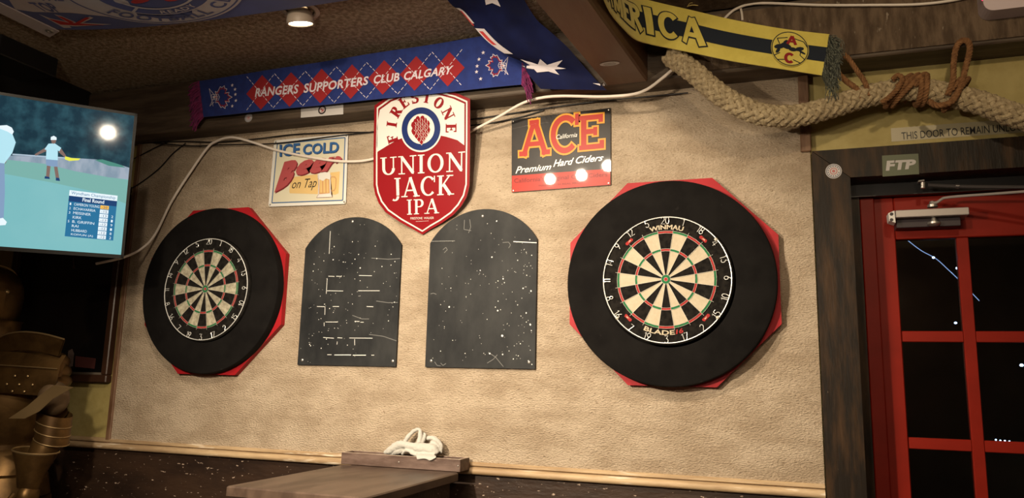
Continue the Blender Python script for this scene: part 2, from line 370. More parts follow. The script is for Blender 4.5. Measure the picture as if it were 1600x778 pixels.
    def write(s, t, gap=0):
        for c in t: s.ch(c); s.x += gap
        X = s.x-gap; return [(x/X, y, d) for x, y, d in s.V], s.F
def disc2(cx, cy, rx, ry=None, n=28): ry = ry or rx; return [(cx+rx*math.cos(2*PI*i/n), cy+ry*math.sin(2*PI*i/n)) for i in range(n)], [tuple(range(n))]
def ring2(cx, cy, r0, r1, n=48, a0=0, a1=360, asp=1):
    V = []; F = []
    for i in range(n+1):
        a = math.radians(a0+(a1-a0)*i/n); V += [(cx+r0*math.cos(a), cy+r0*math.sin(a)*asp), (cx+r1*math.cos(a), cy+r1*math.sin(a)*asp)]
    for i in range(n): F.append((2*i, 2*i+1, 2*i+3, 2*i+2))
    return V, F
def star2(cx, cy, r, n=5, inner=.4, rot=90, asp=1):
    V = [(cx+(r if i % 2 == 0 else r*inner)*math.cos(math.radians(rot+180/n*i)), cy+asp*(r if i % 2 == 0 else r*inner)*math.sin(math.radians(rot+180/n*i))) for i in range(2*n)]
    V.append((cx, cy)); return V, [(2*n, i, (i+1) % (2*n)) for i in range(2*n)]
def join2(*L):
    V = []; F = []
    for k, (v, f) in enumerate(L): n = len(V); V += [(p[0], p[1], k*.00003) for p in v]; F += [tuple(i+n for i in g) for g in f]
    return V, F
def poly_px(name, pts, hit, N, m, parent, w=.001, label=None):
    mb = MB(); V = [hit(*p)+N*w for p in pts]
    bm = bmesh.new(); vs_ = [bm.verts.new(p) for p in V]; bm.faces.new(vs_); bmesh.ops.triangulate(bm, faces=bm.faces); bm.verts.index_update()
    mb.add([v.co.copy() for v in bm.verts], [tuple(v.index for v in f.verts) for f in bm.faces]); bm.free()
    return mb.build(name, m, parent, smooth=False, label=label)
def line_px(mb, pts, hit, N, wd, w=.001):
    P = [hit(*p)+N*w for p in pts]
    for i in range(len(P)-1):
        d = (P[i+1]-P[i]).normalized(); s = d.cross(N).normalized()*wd/2
        mb.add([P[i]-s, P[i]+s, P[i+1]+s, P[i+1]-s], [(0, 1, 2, 3)])
YN = Vector((0, -1, 0))
def wallhit(Y): return lambda x, y: PY(x, y, Y)

# ================================================================== STRUCTURE
def slab(name, x0, x1, y0, y1, z0, z1, m, bev=0, **k): return MB().box(x0, x1, y0, y1, z0, z1, bev).build(name, m, smooth=False, kind='structure', **k)
XL, XR = -2.483, .484; ZR = 1.052; ZB = 2.445; ZC = 2.69
slab('floor', -3.6, 2.6, -5, .16, -.1, 0, M_floor)
slab('ceiling', -3.6, 2.6, -5, .16, ZC, ZC+.1, M_popcorn)
slab('wall_left', -3.7, -3.6, -5, .16, 0, ZC, M_room)
slab('wall_right', 2.6, 2.7, -5, .16, 0, ZC, M_room)
slab('wall_front', -3.6, 2.6, -5.1, -5, 0, ZC, M_room)
mb = MB()
mb.box(-3.6, .60, .004, .16, 1.03, ZC); mb.box(.60, 2.6, .004, .16, 2.07, ZC); mb.box(1.55, 2.6, .004, .16, 0, 2.07)
wb = mb.build('wall_back', M_yellow, smooth=False, kind='structure')
mb = MB(); n = 2
slab('wall_panel', XL, XR, -.012, .004, ZR, ZB+.01, M_carpet, label='beige carpeted wall panel behind the dartboards')
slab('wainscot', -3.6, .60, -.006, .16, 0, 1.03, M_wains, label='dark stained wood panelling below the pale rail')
# beams
slab('trim_1', -3.6, 2.6, -.125, .16, ZB, ZC-.012, M_beam, .004, label='long dark wooden beam along the top of the wall')
slab('trim_2', .02, 2.6, -.131, -.125, ZB+.012, ZC-.03, M_rough, 0, label='rough sawn plank face of the beam over the door')
def crossbeam():
    a = [(-.197, -.125), (-.043, -.125), (-.245, -2.4), (-.415, -2.4)]
    mb = MB(); x = [(-.203, -.125), (-.052, -.125), (-.262, -2.4), (-.405, -2.4)]
    b = .006
    ring = lambda y, xl, xr: [Vector((xl+b, y, ZB-.002)), Vector((xr-b, y, ZB-.002)), Vector((xr, y, ZB+b)), Vector((xr, y, ZC)), Vector((xl, y, ZC)), Vector((xl, y, ZB+b))]
    mb.loft([ring(-.126, -.203, -.052), ring(-2.4, -.405, -.262)])
    return mb.build('trim_3', M_cross, smooth=False, kind='structure', label='reddish brown ceiling beam running from the wall towards the room')
crossbeam()
slab('trim_4', -3.3, -2.72, -4, -.126, ZB+.05, ZC, M_black, .004, label='black ceiling soffit in the left corner above the screen')
slab('trim_5', -.03, 2.6, -2.4, -.131, ZC-.012, ZC-.001, M_rough, 0, label='brown boarded ceiling right of the cross beam')
# strips
slab('trim_6', XL-.026, XL, -.02, .004, ZR, ZB, M_trim, .003, label='narrow brown strip at the left edge of the carpeted wall')
slab('trim_7', XR-.03, XR+.004, -.024, .004, 2.17, ZB, M_trim, .003, label='narrow brown strip right of the carpet above the door frame')
# rail
def moulding(name, prof, x0, x1, m, label):
    mb = MB(); mb.loft([[Vector((x, -d, z)) for d, z in prof] for x in (x0, x1)])
    return mb.build(name, m, kind='structure', label=label, angle=60)
moulding('baseboard_back', [(0, 1.056), (.016, 1.056), (.022, 1.059), (.022, 1.066), (.014, 1.070), (.006, 1.074), (0, 1.074)], -3.6, XR, M_rail, 'upper thin bead of the worn pale wall rail')
moulding('trim_8', [(0, 1.026), (.018, 1.026), (.030, 1.031), (.032, 1.041), (.028, 1.049), (.016, 1.054), (0, 1.054)], -3.6, XR, M_rail, 'lower rounded bead of the worn pale wall rail')
# door frame
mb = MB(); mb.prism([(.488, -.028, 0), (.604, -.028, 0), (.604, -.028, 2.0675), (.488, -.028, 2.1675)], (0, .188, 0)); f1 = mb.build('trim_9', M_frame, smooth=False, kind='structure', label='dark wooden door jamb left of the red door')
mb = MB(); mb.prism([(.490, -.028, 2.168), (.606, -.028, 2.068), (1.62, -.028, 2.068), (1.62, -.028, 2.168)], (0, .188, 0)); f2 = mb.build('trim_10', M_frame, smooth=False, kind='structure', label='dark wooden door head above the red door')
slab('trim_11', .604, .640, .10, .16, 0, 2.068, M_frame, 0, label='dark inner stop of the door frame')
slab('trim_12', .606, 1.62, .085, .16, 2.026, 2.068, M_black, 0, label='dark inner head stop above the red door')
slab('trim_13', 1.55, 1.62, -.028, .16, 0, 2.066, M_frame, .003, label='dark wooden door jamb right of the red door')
# door
door = MB(); dx0, dx1, dz0, dz1 = .642, 1.548, .02, 2.024
droot = MB().box(dx0, .749, .12, .16, dz0, dz1, .003).build('door_1', M_red, smooth=False, kind='structure', label='red painted door with black glass panes')
MB().box(dx0+.0, dx0+.045, .106, .12, dz0, dz1, .003).build('door_bead', M_red, droot, smooth=False)
MB().box(1.44, dx1, .12, .16, dz0, dz1, .003).build('stile', M_red, droot, smooth=False)
MB().box(.7495, 1.4395, .12, .16, 1.878, dz1, .003).build('top_rail', M_red, droot, smooth=False)
MB().box(.7495, 1.4395, .12, .16, dz0, .16, .003).build('bottom_rail', M_red, droot, smooth=False)
xs = [.7495, .932, .967, 1.155, 1.19, 1.4395]
zb = [1.878]; z = 1.878
for k in range(5): zb.append(z-.311); z -= .311; zb.append(z-.036); z -= .036
for i in (1, 3): MB().box(xs[i], xs[i+1], .124, .156, .16, 1.878, .002).build('glazing_bar', M_red, droot, smooth=False)
cols = [(xs[0], xs[1]), (xs[2], xs[3]), (xs[4], xs[5])]
for k in range(5):
    for a, b in cols:
        top = zb[2*k]; bot = max(zb[2*k+1], .16)
        MB().box(a, b, .138, .142, bot, top).build('pane', M_glass, droot, smooth=False)
        if k < 4 and zb[2*k+2] > .16: MB().box(a, b, .126, .154, zb[2*k+2], zb[2*k+1], .002).build('glazing_bar', M_red, droot, smooth=False)
# dark porch outside the glass
slab('wall_outside', -.2, 2.8, 1.3, 1.35, -.1, 3, mat('night_wall', (.02, .022, .018), .9, col2=(.03, .032, .026)), label='dark night wall seen through the door panes')

# ================================================================== DARTBOARDS
ORDER = [20, 1, 18, 4, 13, 6, 10, 15, 2, 17, 3, 19, 7, 16, 8, 11, 14, 9, 12, 5]
def arc_pts(cx, cy, rx, ry, a0, a1, n=8): return [(cx+rx*math.cos(math.radians(a0+(a1-a0)*i/n)), cy+ry*math.sin(math.radians(a0+(a1-a0)*i/n))) for i in range(n+1)]
DIG = {
 '0': [arc_pts(.3, .5, .26, .5, 0, 360, 16)], '1': [[(.12, .82), (.3, 1), (.3, 0)]],
 '2': [arc_pts(.3, .74, .25, .26, 160, -40, 8)+[(.05, 0), (.58, 0)]],
 '3': [[(.05, 1), (.55, 1), (.3, .6)]+arc_pts(.3, .3, .27, .3, 80, -150, 8)],
 '4': [[(.45, 0), (.45, 1), (.02, .3), (.62, .3)]],
 '5': [[(.55, 1), (.12, 1), (.1, .58)]+arc_pts(.28, .31, .28, .31, 110, -150, 9)],
 '6': [[(.45, 1), (.1, .45)]+arc_pts(.3, .28, .25, .28, 150, 510, 14)],
 '7': [[(.04, 1), (.56, 1), (.22, 0)]], '8': [arc_pts(.3, .26, .26, .26, 90, 450, 14)+arc_pts(.3, .76, .21, .24, -90, 270, 14)],
 '9': [[(.15, 0), (.5, .55)]+arc_pts(.3, .72, .25, .28, -30, 330, 14)]}
def sector_mb(r0, r1, w=9.0, n=3, t=.003, gap=.0):
    P = []
    for i in range(n+1): a = math.radians(90+w-2*w*i/n); P.append((r1*math.cos(a), 0, r1*math.sin(a)))
    for i in range(n+1): a = math.radians(90-w+2*w*i/n); P.append((r0*math.cos(a), 0, r0*math.sin(a)))
    mb = MB(); mb.prism(P, (0, t, 0)); return mb
def mesh_of(mb, m, name):
    me = bpy.data.meshes.new(name); me.from_pydata(mb.v, [], mb.f); bm = bmesh.new(); bm.from_mesh(me); bmesh.ops.recalc_face_normals(bm, faces=bm.faces); bm.to_mesh(me); bm.free(); me.materials.append(m); return me
def dartboard(cx, cz, worn, lab, yf=-.092):
    root = empty('dartboard', (cx, yf, cz), lab, 'dartboard', 'dartboards on the carpeted wall')
    R_ = Matrix.Rotation(PI/2, 4, 'X'); T = Matrix.Translation((cx, 0, cz))
    prof = [(0, yf+.006), (.2225, yf+.006), (.226, yf+.009), (.2265, -.040), (0, -.040)]
    mb = MB()
    prof2 = [(r, -y) for r, y in prof]
    mb.lathe(prof2, 64, T @ R_); mb.build('board_body', M_sisal_k, root, weld=True)
    mw = M_sisal_w2 if worn else M_sisal_w
    kinds = [('inner_single', .016, .099), ('outer_single', .107, .162), ('treble_segment', .099, .107), ('double_segment', .162, .170)]
    data = {}
    for nm, r0, r1 in kinds:
        for e in (0, 1):
            m = (M_sisal_k if e == 0 else mw) if 'single' in nm else (M_sisal_r if e == 0 else M_sisal_g)
            data[nm, e] = mesh_of(sector_mb(r0, r1), m, nm)
    for k in range(20):
        for nm, r0, r1 in kinds:
            o = bpy.data.objects.new(nm, data[nm, k % 2]); place(o, (cx, yf+.003, cz), root); o.rotation_euler = (0, math.radians(18*k), 0)
    for nm, r, m, d in (('outer_bull', .016, M_sisal_g, .0025), ('bullseye', .00635, M_sisal_r, .0015)):
        mb = MB(); mb.lathe([(0, 0), (r, 0), (r, -.003), (0, -.003)], 24, Matrix.Translation((cx, yf+d, cz)) @ R_); mb.build(nm, m, root, weld=True)
    # spider wires
    mb = MB(); yw = yf+.001
    circ = lambda r, n=72: [Vector((cx+r*math.cos(2*PI*i/n), yw, cz+r*math.sin(2*PI*i/n))) for i in range(n+1)]
    for r in (.00635, .016, .099, .107, .162, .170): mb.tube(circ(r, 48), .0005, 4, False, cap=False)
    for k in range(20):
        a = math.radians(9+18*k); mb.tube([(cx+.016*math.cos(a), yw, cz+.016*math.sin(a)), (cx+.178*math.cos(a), yw, cz+.178*math.sin(a))], .00055, 4, False)
    mb.build('wire_spider', M_wire2, root)
    mb = MB(); mb.tube(circ(.219, 80), .0019, 6, False, cap=False)
    nr = mb.build('number_ring', M_wire, root)
    for k, nmb in enumerate(ORDER):
        a = math.radians(90-18*k); low = k in (6, 7, 8, 9, 10, 11, 12, 13, 14)
        s = str(nmb); h = .024; adv = [.34 if c == '1' else .68 for c in s]; tot = sum(adv); x = -tot/2; mb = MB()
        er = Vector((math.cos(a), 0, math.sin(a))); up = -er if low else er; rt = Vector((up.z, 0, -up.x)); c0 = Vector((cx, yw-.001, cz))+er*(.2065)
        for c, ad in zip(s, adv):
            for st in DIG[c]:
                off = -.12 if c == '1' else .02
                mb.tube([c0+rt*((x+p[0]+off)*h*.95)+up*((p[1]-.5)*h) for p in st], .0013, 5, False)
            x += ad
        mb.tube([c0+er*.010, c0+er*.0135], .0009, 4, False)
        mb.build('number', M_wire, nr)
    if not worn:
        def arcmap(r, ang_c, wdeg, h, flip=False):
            def f(u, v, w=0):
                a = math.radians(ang_c+(wdeg/2-u*wdeg)*(-1 if flip else 1)); rr = r+(v-.5)*h*(-1 if flip else 1)
                return Vector((cx+rr*math.cos(a), yf+.0050-w, cz+rr*math.sin(a)))
            return f
        put_text('WINMAU', arcmap(.1845, 89, 37, .017), M_sisal_w, root, .0, bold=.03)
        put_text('BLADE', arcmap(.1835, 262, 33, .016, True), M_sisal_w, root, .0, bold=.025)
        put_text('16', arcmap(.1835, 283.5, 8, .016, True), M_sisal_r, root, .0, bold=.03, shear=.2, label='small red numeral beside the cream lettering')
        for a in (47, 133, 225, 315):
            am = math.radians(a); er = Vector((math.cos(am), 0, math.sin(am))); tt = Vector((-er.z, 0, er.x)); c0 = Vector((cx, yf+.005, cz))+er*.187
            V = [c0+tt*x*.016+er*y*.007 for x, y in ((-1, -.3), (-.8, -.8), (.1, -.7), (.8, -.8), (1, 0), (.8, .8), (-.1, .7), (-.8, .8))]
            mb = MB(); mb.add(V, [tuple(range(8))]); e = mb.build('red_emblem', M_sisal_r, root, smooth=False)
            V = [c0+YN*.0006+tt*x*.016+er*y*.007 for x, y in ((-.5, -.3), (-.1, -.1), (.3, -.4), (.0, .3), (-.4, .4))]
            mb = MB(); mb.add(V, [(0, 1, 2, 3, 4)]); mb.build('emblem_mark', M_sisal_w, e, smooth=False)
        for a in (38, 218, 322):
            am = math.radians(a); p = Vector((cx+.216*math.cos(am), yf, cz+.216*math.sin(am)))
            mb = MB(); mb.ball(p, .006, .003, .006, 10, 6); mb.build('ring_clip', M_wire2, root)
    return root
def surround(cx, cz, lab, R=.361):
    mb = MB(); T = Matrix.Translation((cx, 0, cz)) @ Matrix.Rotation(PI/2, 4, 'X')
    mb.lathe([(0, .0397), (.2275, .0399), (.2275, .076), (.231, .079), (R-.010, .079), (R-.003, .076), (R, .068), (R, .0394), (0, .0392)], 96, T)
    s = mb.build('dartboard_surround', M_foam, label=lab, cat='surround', group='black foam surrounds', weld=True)
    return s
def backboard(cx, cz, lab, rot=0):
    mb = MB(); P = [Vector((cx+.3935*math.cos(math.radians(22.5+45*i+rot)), -.014, cz+.3935*math.sin(math.radians(22.5+45*i+rot)))) for i in range(8)]
    mb.prism(P, (0, -.025, 0)); return mb.build('backing_board', M_redboard, smooth=False, label=lab, cat='backing board', group='red octagonal boards')
backboard(0.008, 1.730, 'red octagonal backing board behind the large right dartboard')
backboard(-1.966, 1.730, 'red octagonal backing board behind the left dartboard near the screen')
surround(.004, 1.724, 'black foam ring surround around the right dartboard')
surround(-1.962, 1.729, 'black foam ring surround around the left worn dartboard')
dartboard(0, 1.730, False, 'clean dartboard with cream wedges and lettering, nearest the door')
dartboard(-1.9645, 1.7297, True, 'worn dartboard with greyed wedges, nearest the television')

# ================================================================== CHALKBOARDS
def chalkboard(px, lab, screws, nspk, seed, clusters, lines, faint):
    (xa, xb, z0, zs, zt) = px; Y0, Y1 = -.0125, -.024
    P = [Vector((xa, Y1, z0)), Vector((xb, Y1, z0)), Vector((xb, Y1, zs))]
    cxm = (xa+xb)/2; hw = (xb-xa)/2; rise = zt-zs; Rr = (hw*hw+rise*rise)/(2*rise); am = math.asin(hw/Rr)
    for i in range(1, 24): a = am-2*am*i/24; P.append(Vector((cxm+Rr*math.sin(a), Y1, zt-Rr+Rr*math.cos(a))))
    P.append(Vector((xa, Y1, zs)))
    mb = MB(); mb.prism(P, (0, Y0-Y1, 0)); root = mb.build('chalkboard', M_slate, smooth=False, label=lab, cat='chalkboard', group='arched chalkboards')
    hit = wallhit(Y1); rnd = random.Random(seed)
    for s in screws:
        mb = MB(); mb.lathe([(0, .0025), (.004, .0018), (.0058, 0)], 14, Matrix.Translation(hit(*s)) @ Matrix.Rotation(PI/2, 4, 'X')); mb.build('screw', M_steel, root, weld=True)
    mb = MB()
    def speck(x, z, r):
        if x < xa+.01 or x > xb-.01 or z < z0+.01: return
        if z > zt-Rr+math.sqrt(max(0, Rr*Rr-(x-cxm)**2))-.012: return
        n = 7; V = [Vector((x+r*rnd.uniform(.7, 1.2)*math.cos(2*PI*i/n), Y1-.0008, z+r*rnd.uniform(.7, 1.2)*math.sin(2*PI*i/n))) for i in range(n)]; mb.add(V, [tuple(range(n))])
    for i in range(nspk):
        c = rnd.choice(clusters); speck(rnd.gauss(xa+c[0]*(xb-xa), c[2]), rnd.gauss(z0+c[1]*(zt-z0), c[3]), rnd.choice([.0009, .0011, .0013, .0016, .0022]))
    for i in range(nspk//4): speck(rnd.uniform(xa, xb), rnd.uniform(z0, zt), .001)
    for x, y, r in faint[1]: p = hit(450+x*.3727, 310+y*.3727); speck(p.x, p.z, r)
    mb.build('dart_pricks', M_chalk, root, smooth=False, kind='stuff')
    mb = MB()
    for a, b, c, d, wd in lines: line_px(mb, [(450+a*.3727, 310+b*.3727), (450+c*.3727, 310+d*.3727)], hit, YN, wd)
    mb.build('chalk_lines', M_chalk, root, smooth=False, kind='stuff')
    mb = MB()
    for pl in faint[0]: line_px(mb, [(450+x*.3727, 310+y*.3727) for x, y in pl], hit, YN, .0022, .0004)
    mb.build('chalk_smudges', M_chalkf, root, smooth=False, kind='stuff')
w1 = .0019
chalkboard((-1.518, -1.064, 1.415, 1.901, 2.026), 'arched chalkboard with short dashed chalk lines, left of the pair', [(550.6, 346), (472, 562.5), (613.5, 564)], 120, 3,
  [(.15, .5, .05, .15), (.4, .45, .1, .15), (.25, .25, .1, .12), (.95, .55, .03, .1), (.6, .6, .1, .1)],
  [(178, 137, 173, 232, w1), (170, 326, 195, 327, w1), (203, 326, 225, 327, w1), (298, 323, 352, 324, w1), (165, 335, 161, 400, w1), (162, 387, 232, 388, w1), (295, 387, 385, 387, w1), (122, 453, 155, 454, w1), (156, 455, 155, 488, w1), (188, 453, 214, 453, w1), (330, 453, 358, 454, w1), (158, 518, 210, 518, w1), (152, 520, 152, 535, w1), (280, 515, 300, 516, w1), (304, 519, 318, 519, w1), (148, 583, 193, 586, w1), (208, 584, 228, 585, w1), (258, 585, 355, 586, w1), (280, 590, 280, 615, w1), (207, 600, 206, 612, w1), (165, 655, 183, 655, w1), (195, 656, 265, 656, .0028), (272, 657, 327, 657, .0028), (350, 657, 362, 657, w1)],
  ([[(350, 250), (420, 255), (470, 252)], [(370, 430), (420, 437), (460, 436)], [(340, 570), (400, 578), (455, 597)], [(270, 490), (310, 505), (340, 505)]], [(190, 257, .003), (303, 292, .003), (283, 516, .0025), (303, 345, .002), (366, 200, .002), (63, 408, .002)]))
chalkboard((-.936, -.490, 1.416, 1.903, 2.030), 'arched chalkboard peppered with dart holes, right of the pair beside the large dartboard', [(754, 337.5), (673.5, 563.7), (826.5, 566)], 150, 11,
  [(.88, .35, .05, .15), (.85, .5, .06, .12), (.6, .4, .12, .15), (.25, .45, .1, .15), (.9, .15, .05, .06), (.93, .65, .03, .08)],
  [(945, 181, 1043, 186, .003), (600, 180, 700, 178, .0006)],
  ([[(740, 90), (738, 130), (768, 135)], [(762, 88), (766, 120), (757, 145)], [(900, 185), (925, 183), (933, 195), (925, 208)], [(840, 645), (870, 665), (903, 705)], [(835, 690), (860, 675), (878, 655)], [(598, 400), (610, 397), (622, 402)], [(640, 690), (650, 700), (662, 692)], [(650, 215), (662, 205), (668, 215), (655, 228)], [(615, 685), (625, 700), (640, 702)]],
   [(855, 246, .003), (902, 337, .003), (986, 377, .003), (1019, 388, .0035), (676, 455, .0035), (879, 470, .0032), (999, 480, .003), (1016, 529, .004), (898, 576, .005), (846, 650, .0035), (900, 654, .003), (875, 95, .0028), (640, 640, .002), (683, 376, .002)]))

# ================================================================== SIGNS
def tin(name, corners, Y, m, lab, curl=0):
    P = [PY(x, y, Y) for x, y in corners]; c = sum(P, Vector())/4
    mb = MB(); mb.prism(P, (0, .0015, 0)); return mb.build(name, m, smooth=False, label=lab, cat='sign')
def nails(root, pts, hit, m=M_steel, r=.0035):
    for p in pts:
        mb = MB(); mb.lathe([(0, .002), (r*.7, .0014), (r, 0)], 10, Matrix.Translation(hit(*p)) @ Matrix.Rotation(PI/2, 4, 'X')); mb.build('nail', m, root, weld=True)
# cider sign
Ya = -.020; hA = wallhit(Ya)
ace = tin('tin_sign', [(799.5, 187), (954, 168.5), (954, 289), (799.5, 300.5)], Ya, M_tinblk, 'black and red tin sign with big red slab letters, right of the shield sign')
qA = lambda *c: quadmap(*c, hA, YN, .0006)
poly_px('red_band', [(799.8, 274.6), (953.8, 263.5), (953.8, 288.7), (799.8, 300.2)], hA, YN, M_acered, ace, .0005)
def slabtext(t, fm, W, m, root, grow, w, name, T=None, serif=.09, sth=None, gap=.02):
    p = Pen(W, T or W*.95, serif, sth or W*.9, grow); V, F = p.write(t, gap); return put(name, V, F, fm, m, root, w)
for wd, (a, b, c, d) in (('A', ((812, 189.5), (860, 183.5), (859, 242), (813, 245.5))), ('C', ((856, 182), (906, 176), (905, 239), (857, 243))), ('E', ((901, 181), (945, 176.5), (945, 232.5), (901, 236.5)))):
    slabtext(wd, qA(a, b, c, d), .185, M_aceyel, ace, .028, .0003, 'letter_outline', serif=.055, gap=0)
    slabtext(wd, qA(a, b, c, d), .185, M_acered, ace, -.018, .0009, 'letter', serif=.055, gap=0)
put_text('California', qA((869, 211), (902, 207), (902, 214), (869.5, 218)), M_white, ace, .0016, shear=.3)
put_text('Premium', qA((806, 260.5), (862, 255.5), (861, 265), (805.5, 271.5)), M_white, ace, .0003, shear=.35, bold=.01)
put_text('Hard', qA((865, 250), (897, 246.5), (896, 257), (864.5, 261)), M_white, ace, .0003, shear=.35, bold=.01)
put_text('Ciders', qA((900, 244.5), (944, 241), (942, 251), (899.5, 256)), M_white, ace, .0003, shear=.35, bold=.01)
put_text("California's Original Craft Ciders", qA((803.5, 279), (949, 269), (949, 277.5), (803.5, 288)), M_acedk, ace, .0006)
put_text("MADE WITH REAL FRUIT", qA((842, 289), (911, 284), (911, 286.5), (842, 291.5)), M_acedk, ace, .0006)
nails(ace, [(802, 189.5), (951, 171.5), (951, 286), (802, 297.5)], wallhit(Ya-.001))
# beer sign
Yb = -.020; hB = wallhit(Yb)
beer = tin('tin_sign', [(428.5, 219.5), (543.7, 209.5), (540, 318), (419.5, 322.5)], Yb, M_cream, 'cream tin sign with blue border, red script and painted beer mug')
for o_, c_ in ((0, M_white),):
    mb = MB()
    line = [(430.2, 221.2), (542.2, 211.3), (538.6, 316.4), (421.3, 320.8), (430.2, 221.2)]; line_px(mb, line, hB, YN, .012, .0004); mb.build('white_rim', M_white, beer, smooth=False)
mb = MB(); line_px(mb, [(433.5, 224.8), (539.3, 215), (535.7, 312.9), (425, 317), (433.5, 224.8)], hB, YN, .0045, .0008); mb.build('blue_border', M_blue, beer, smooth=False)
qB = lambda *c: quadmap(*c, hB, YN, .0006)
for (t, a, b, c, d) in (('ICE', (437, 226), (469, 223), (468, 242.5), (437, 245)), ('COLD', (474, 225.5), (530, 221), (529, 238.5), (473, 242))):
    put_text(t, qB((a[0]+.8, a[1]+.8), (b[0]+.8, b[1]+.8), (c[0]+.8, c[1]+.8), (d[0]+.8, d[1]+.8)), M_dkblue, beer, .0, bold=.03, name='letter_shadow')
    put_text(t, qB(a, b, c, d), M_blue, beer, .0005, bold=.03)
for dx, dy, m, w_, nm in ((1.3, 1.6, M_maroon, .0008, 'letter_shadow'), (0, 0, M_pink, .0014, 'lettering')):
    put_text('B', qB((432+dx, 256+dy), (466+dx, 248+dy), (459+dx, 285+dy), (429+dx, 301+dy)), m, beer, w_, shear=.35, bold=.07, name=nm)
    put_text('eer', qB((466+dx, 251+dy), (536+dx, 243+dy), (530+dx, 265+dy), (461+dx, 275+dy)), m, beer, w_, shear=.35, bold=.07, name=nm)
poly_px('tan_banner', [(455, 277), (531, 268), (529, 302), (524, 304), (453, 302), (452, 299)], hB, YN, M_tan, beer, .0006)
put_text('on Tap', qB((457, 281), (496, 278), (494, 297), (456, 299)), M_ink, beer, .0004, shear=.35)
poly_px('mug_glass', [(498, 271), (516, 269), (518, 303), (520, 308), (495, 309.5), (497, 304)], hB, YN, M_white, beer, .0012)
poly_px('mug_beer', [(499.5, 280), (515, 279), (515.5, 302), (499, 303.5)], hB, YN, M_beer, beer, .0016)
for k in range(3): poly_px('mug_flute', [(500.5+k*5, 281), (503.5+k*5, 280.8), (504+k*5, 301), (500.6+k*5, 301.5)], hB, YN, M_tan, beer, .002)
poly_px('mug_foam', [(497, 279), (496.5, 273), (502, 270), (508, 269), (515, 270), (518, 275), (516, 281), (510, 279), (505, 283)], hB, YN, M_white, beer, .0022)
mb = MB(); line_px(mb, [(517, 276.5), (523.5, 276.5), (525.5, 280), (524.5, 294), (522, 298), (517, 298)], hB, YN, .004, .0016); mb.build('mug_handle', M_beer, beer, smooth=False)
mb = MB(); line_px(mb, [(497.5, 273), (498.5, 303), (495, 309), (520, 308), (517.5, 302), (517, 273)], hB, YN, .0012, .0024); mb.build('mug_outline', M_maroon, beer, smooth=False)
nails(beer, [(431, 221.5), (541.5, 212), (538, 315.8), (422, 320)], wallhit(Yb-.001))
# shield sign (leans from the wall at its point to the beam at its top)
S0 = PY(660, 366, -.022); S1 = PY(655, 130, -.156); SU = Vector((1, 0, 0)); SV = (S1-S0); SV.x = 0; SV.normalize(); SN = SU.cross(SV); SN = SN if SN.y < 0 else -SN
hS = lambda x, y: PP(x, y, S0, SN)
OUT = [(585, 165), (583.6, 230), (583.5, 290), (586, 303), (592, 318), (603, 332), (625, 347), (645, 358), (660, 366.5), (673, 358), (690, 348.5), (708, 336), (720, 323), (729, 308), (733.5, 290), (734.3, 225), (734.5, 154.5), (715, 146), (690, 139.5), (660, 136.5), (630, 141), (605, 151)]
def inset(pts, k, c=(659, 245)):
    return [(c[0]+(x-c[0])*(1-k/75), c[1]+(y-c[1])*(1-k/(112 if y > c[1] else 105))) for x, y in pts]
mb = MB(); mb.prism([hS(*p) for p in OUT], SN*-.003); sh = mb.build('shield_sign', M_ered, smooth=False, label='shield shaped enamel sign, white above and red below, with hop emblem', cat='sign')
def ringpoly(name, A, B, m, w):
    mb = MB(); V = [hS(*p)+SN*w for p in A]+[hS(*p)+SN*w for p in B]; n = len(A); mb.add(V, [(i, (i+1) % n, n+(i+1) % n, n+i) for i in range(n)]); return mb.build(name, m, sh, smooth=False)
ringpoly('white_line', inset(OUT, 4.0), inset(OUT, 6.2), M_white, .0008)
ins = inset(OUT, 8.8)
left = [p for p in ins if p[0] < 659 and p[1] < 240]; right = [p for p in ins if p[0] > 659 and p[1] < 240]
topc = [p for p in ins if p[1] < 240]
il = [ins[1], ins[0]]; tops = [ins[i] for i in (21, 20, 19, 18, 17, 16)]
arch = [(ins[15][0], 227), (715, 219), (697, 213.5), (678, 210), (658, 209), (638, 212), (620, 219), (603, 229), (588.5, 238)]
poly_px('white_field', [(588.6, 200), il[1]]+tops+arch, hS, SN, M_white, sh, .0008)
cR = hS(657.8, 201.4)
def smap(cx_=0, cy_=0):
    def f(u, v, w=0): return cR+SU*u+SV*v+SN*(.0015+w)
    return f
rU = (hS(688.3, 201.4)-cR).length
sm = smap()
V, F = disc2(0, 0, rU*1.08, n=48); put('roundel_rim', V, F, sm, M_white, sh, -.0004)
V, F = ring2(0, 0, rU*.70, rU*1.0); put('blue_ring', V, F, sm, M_navy, sh, .0002)
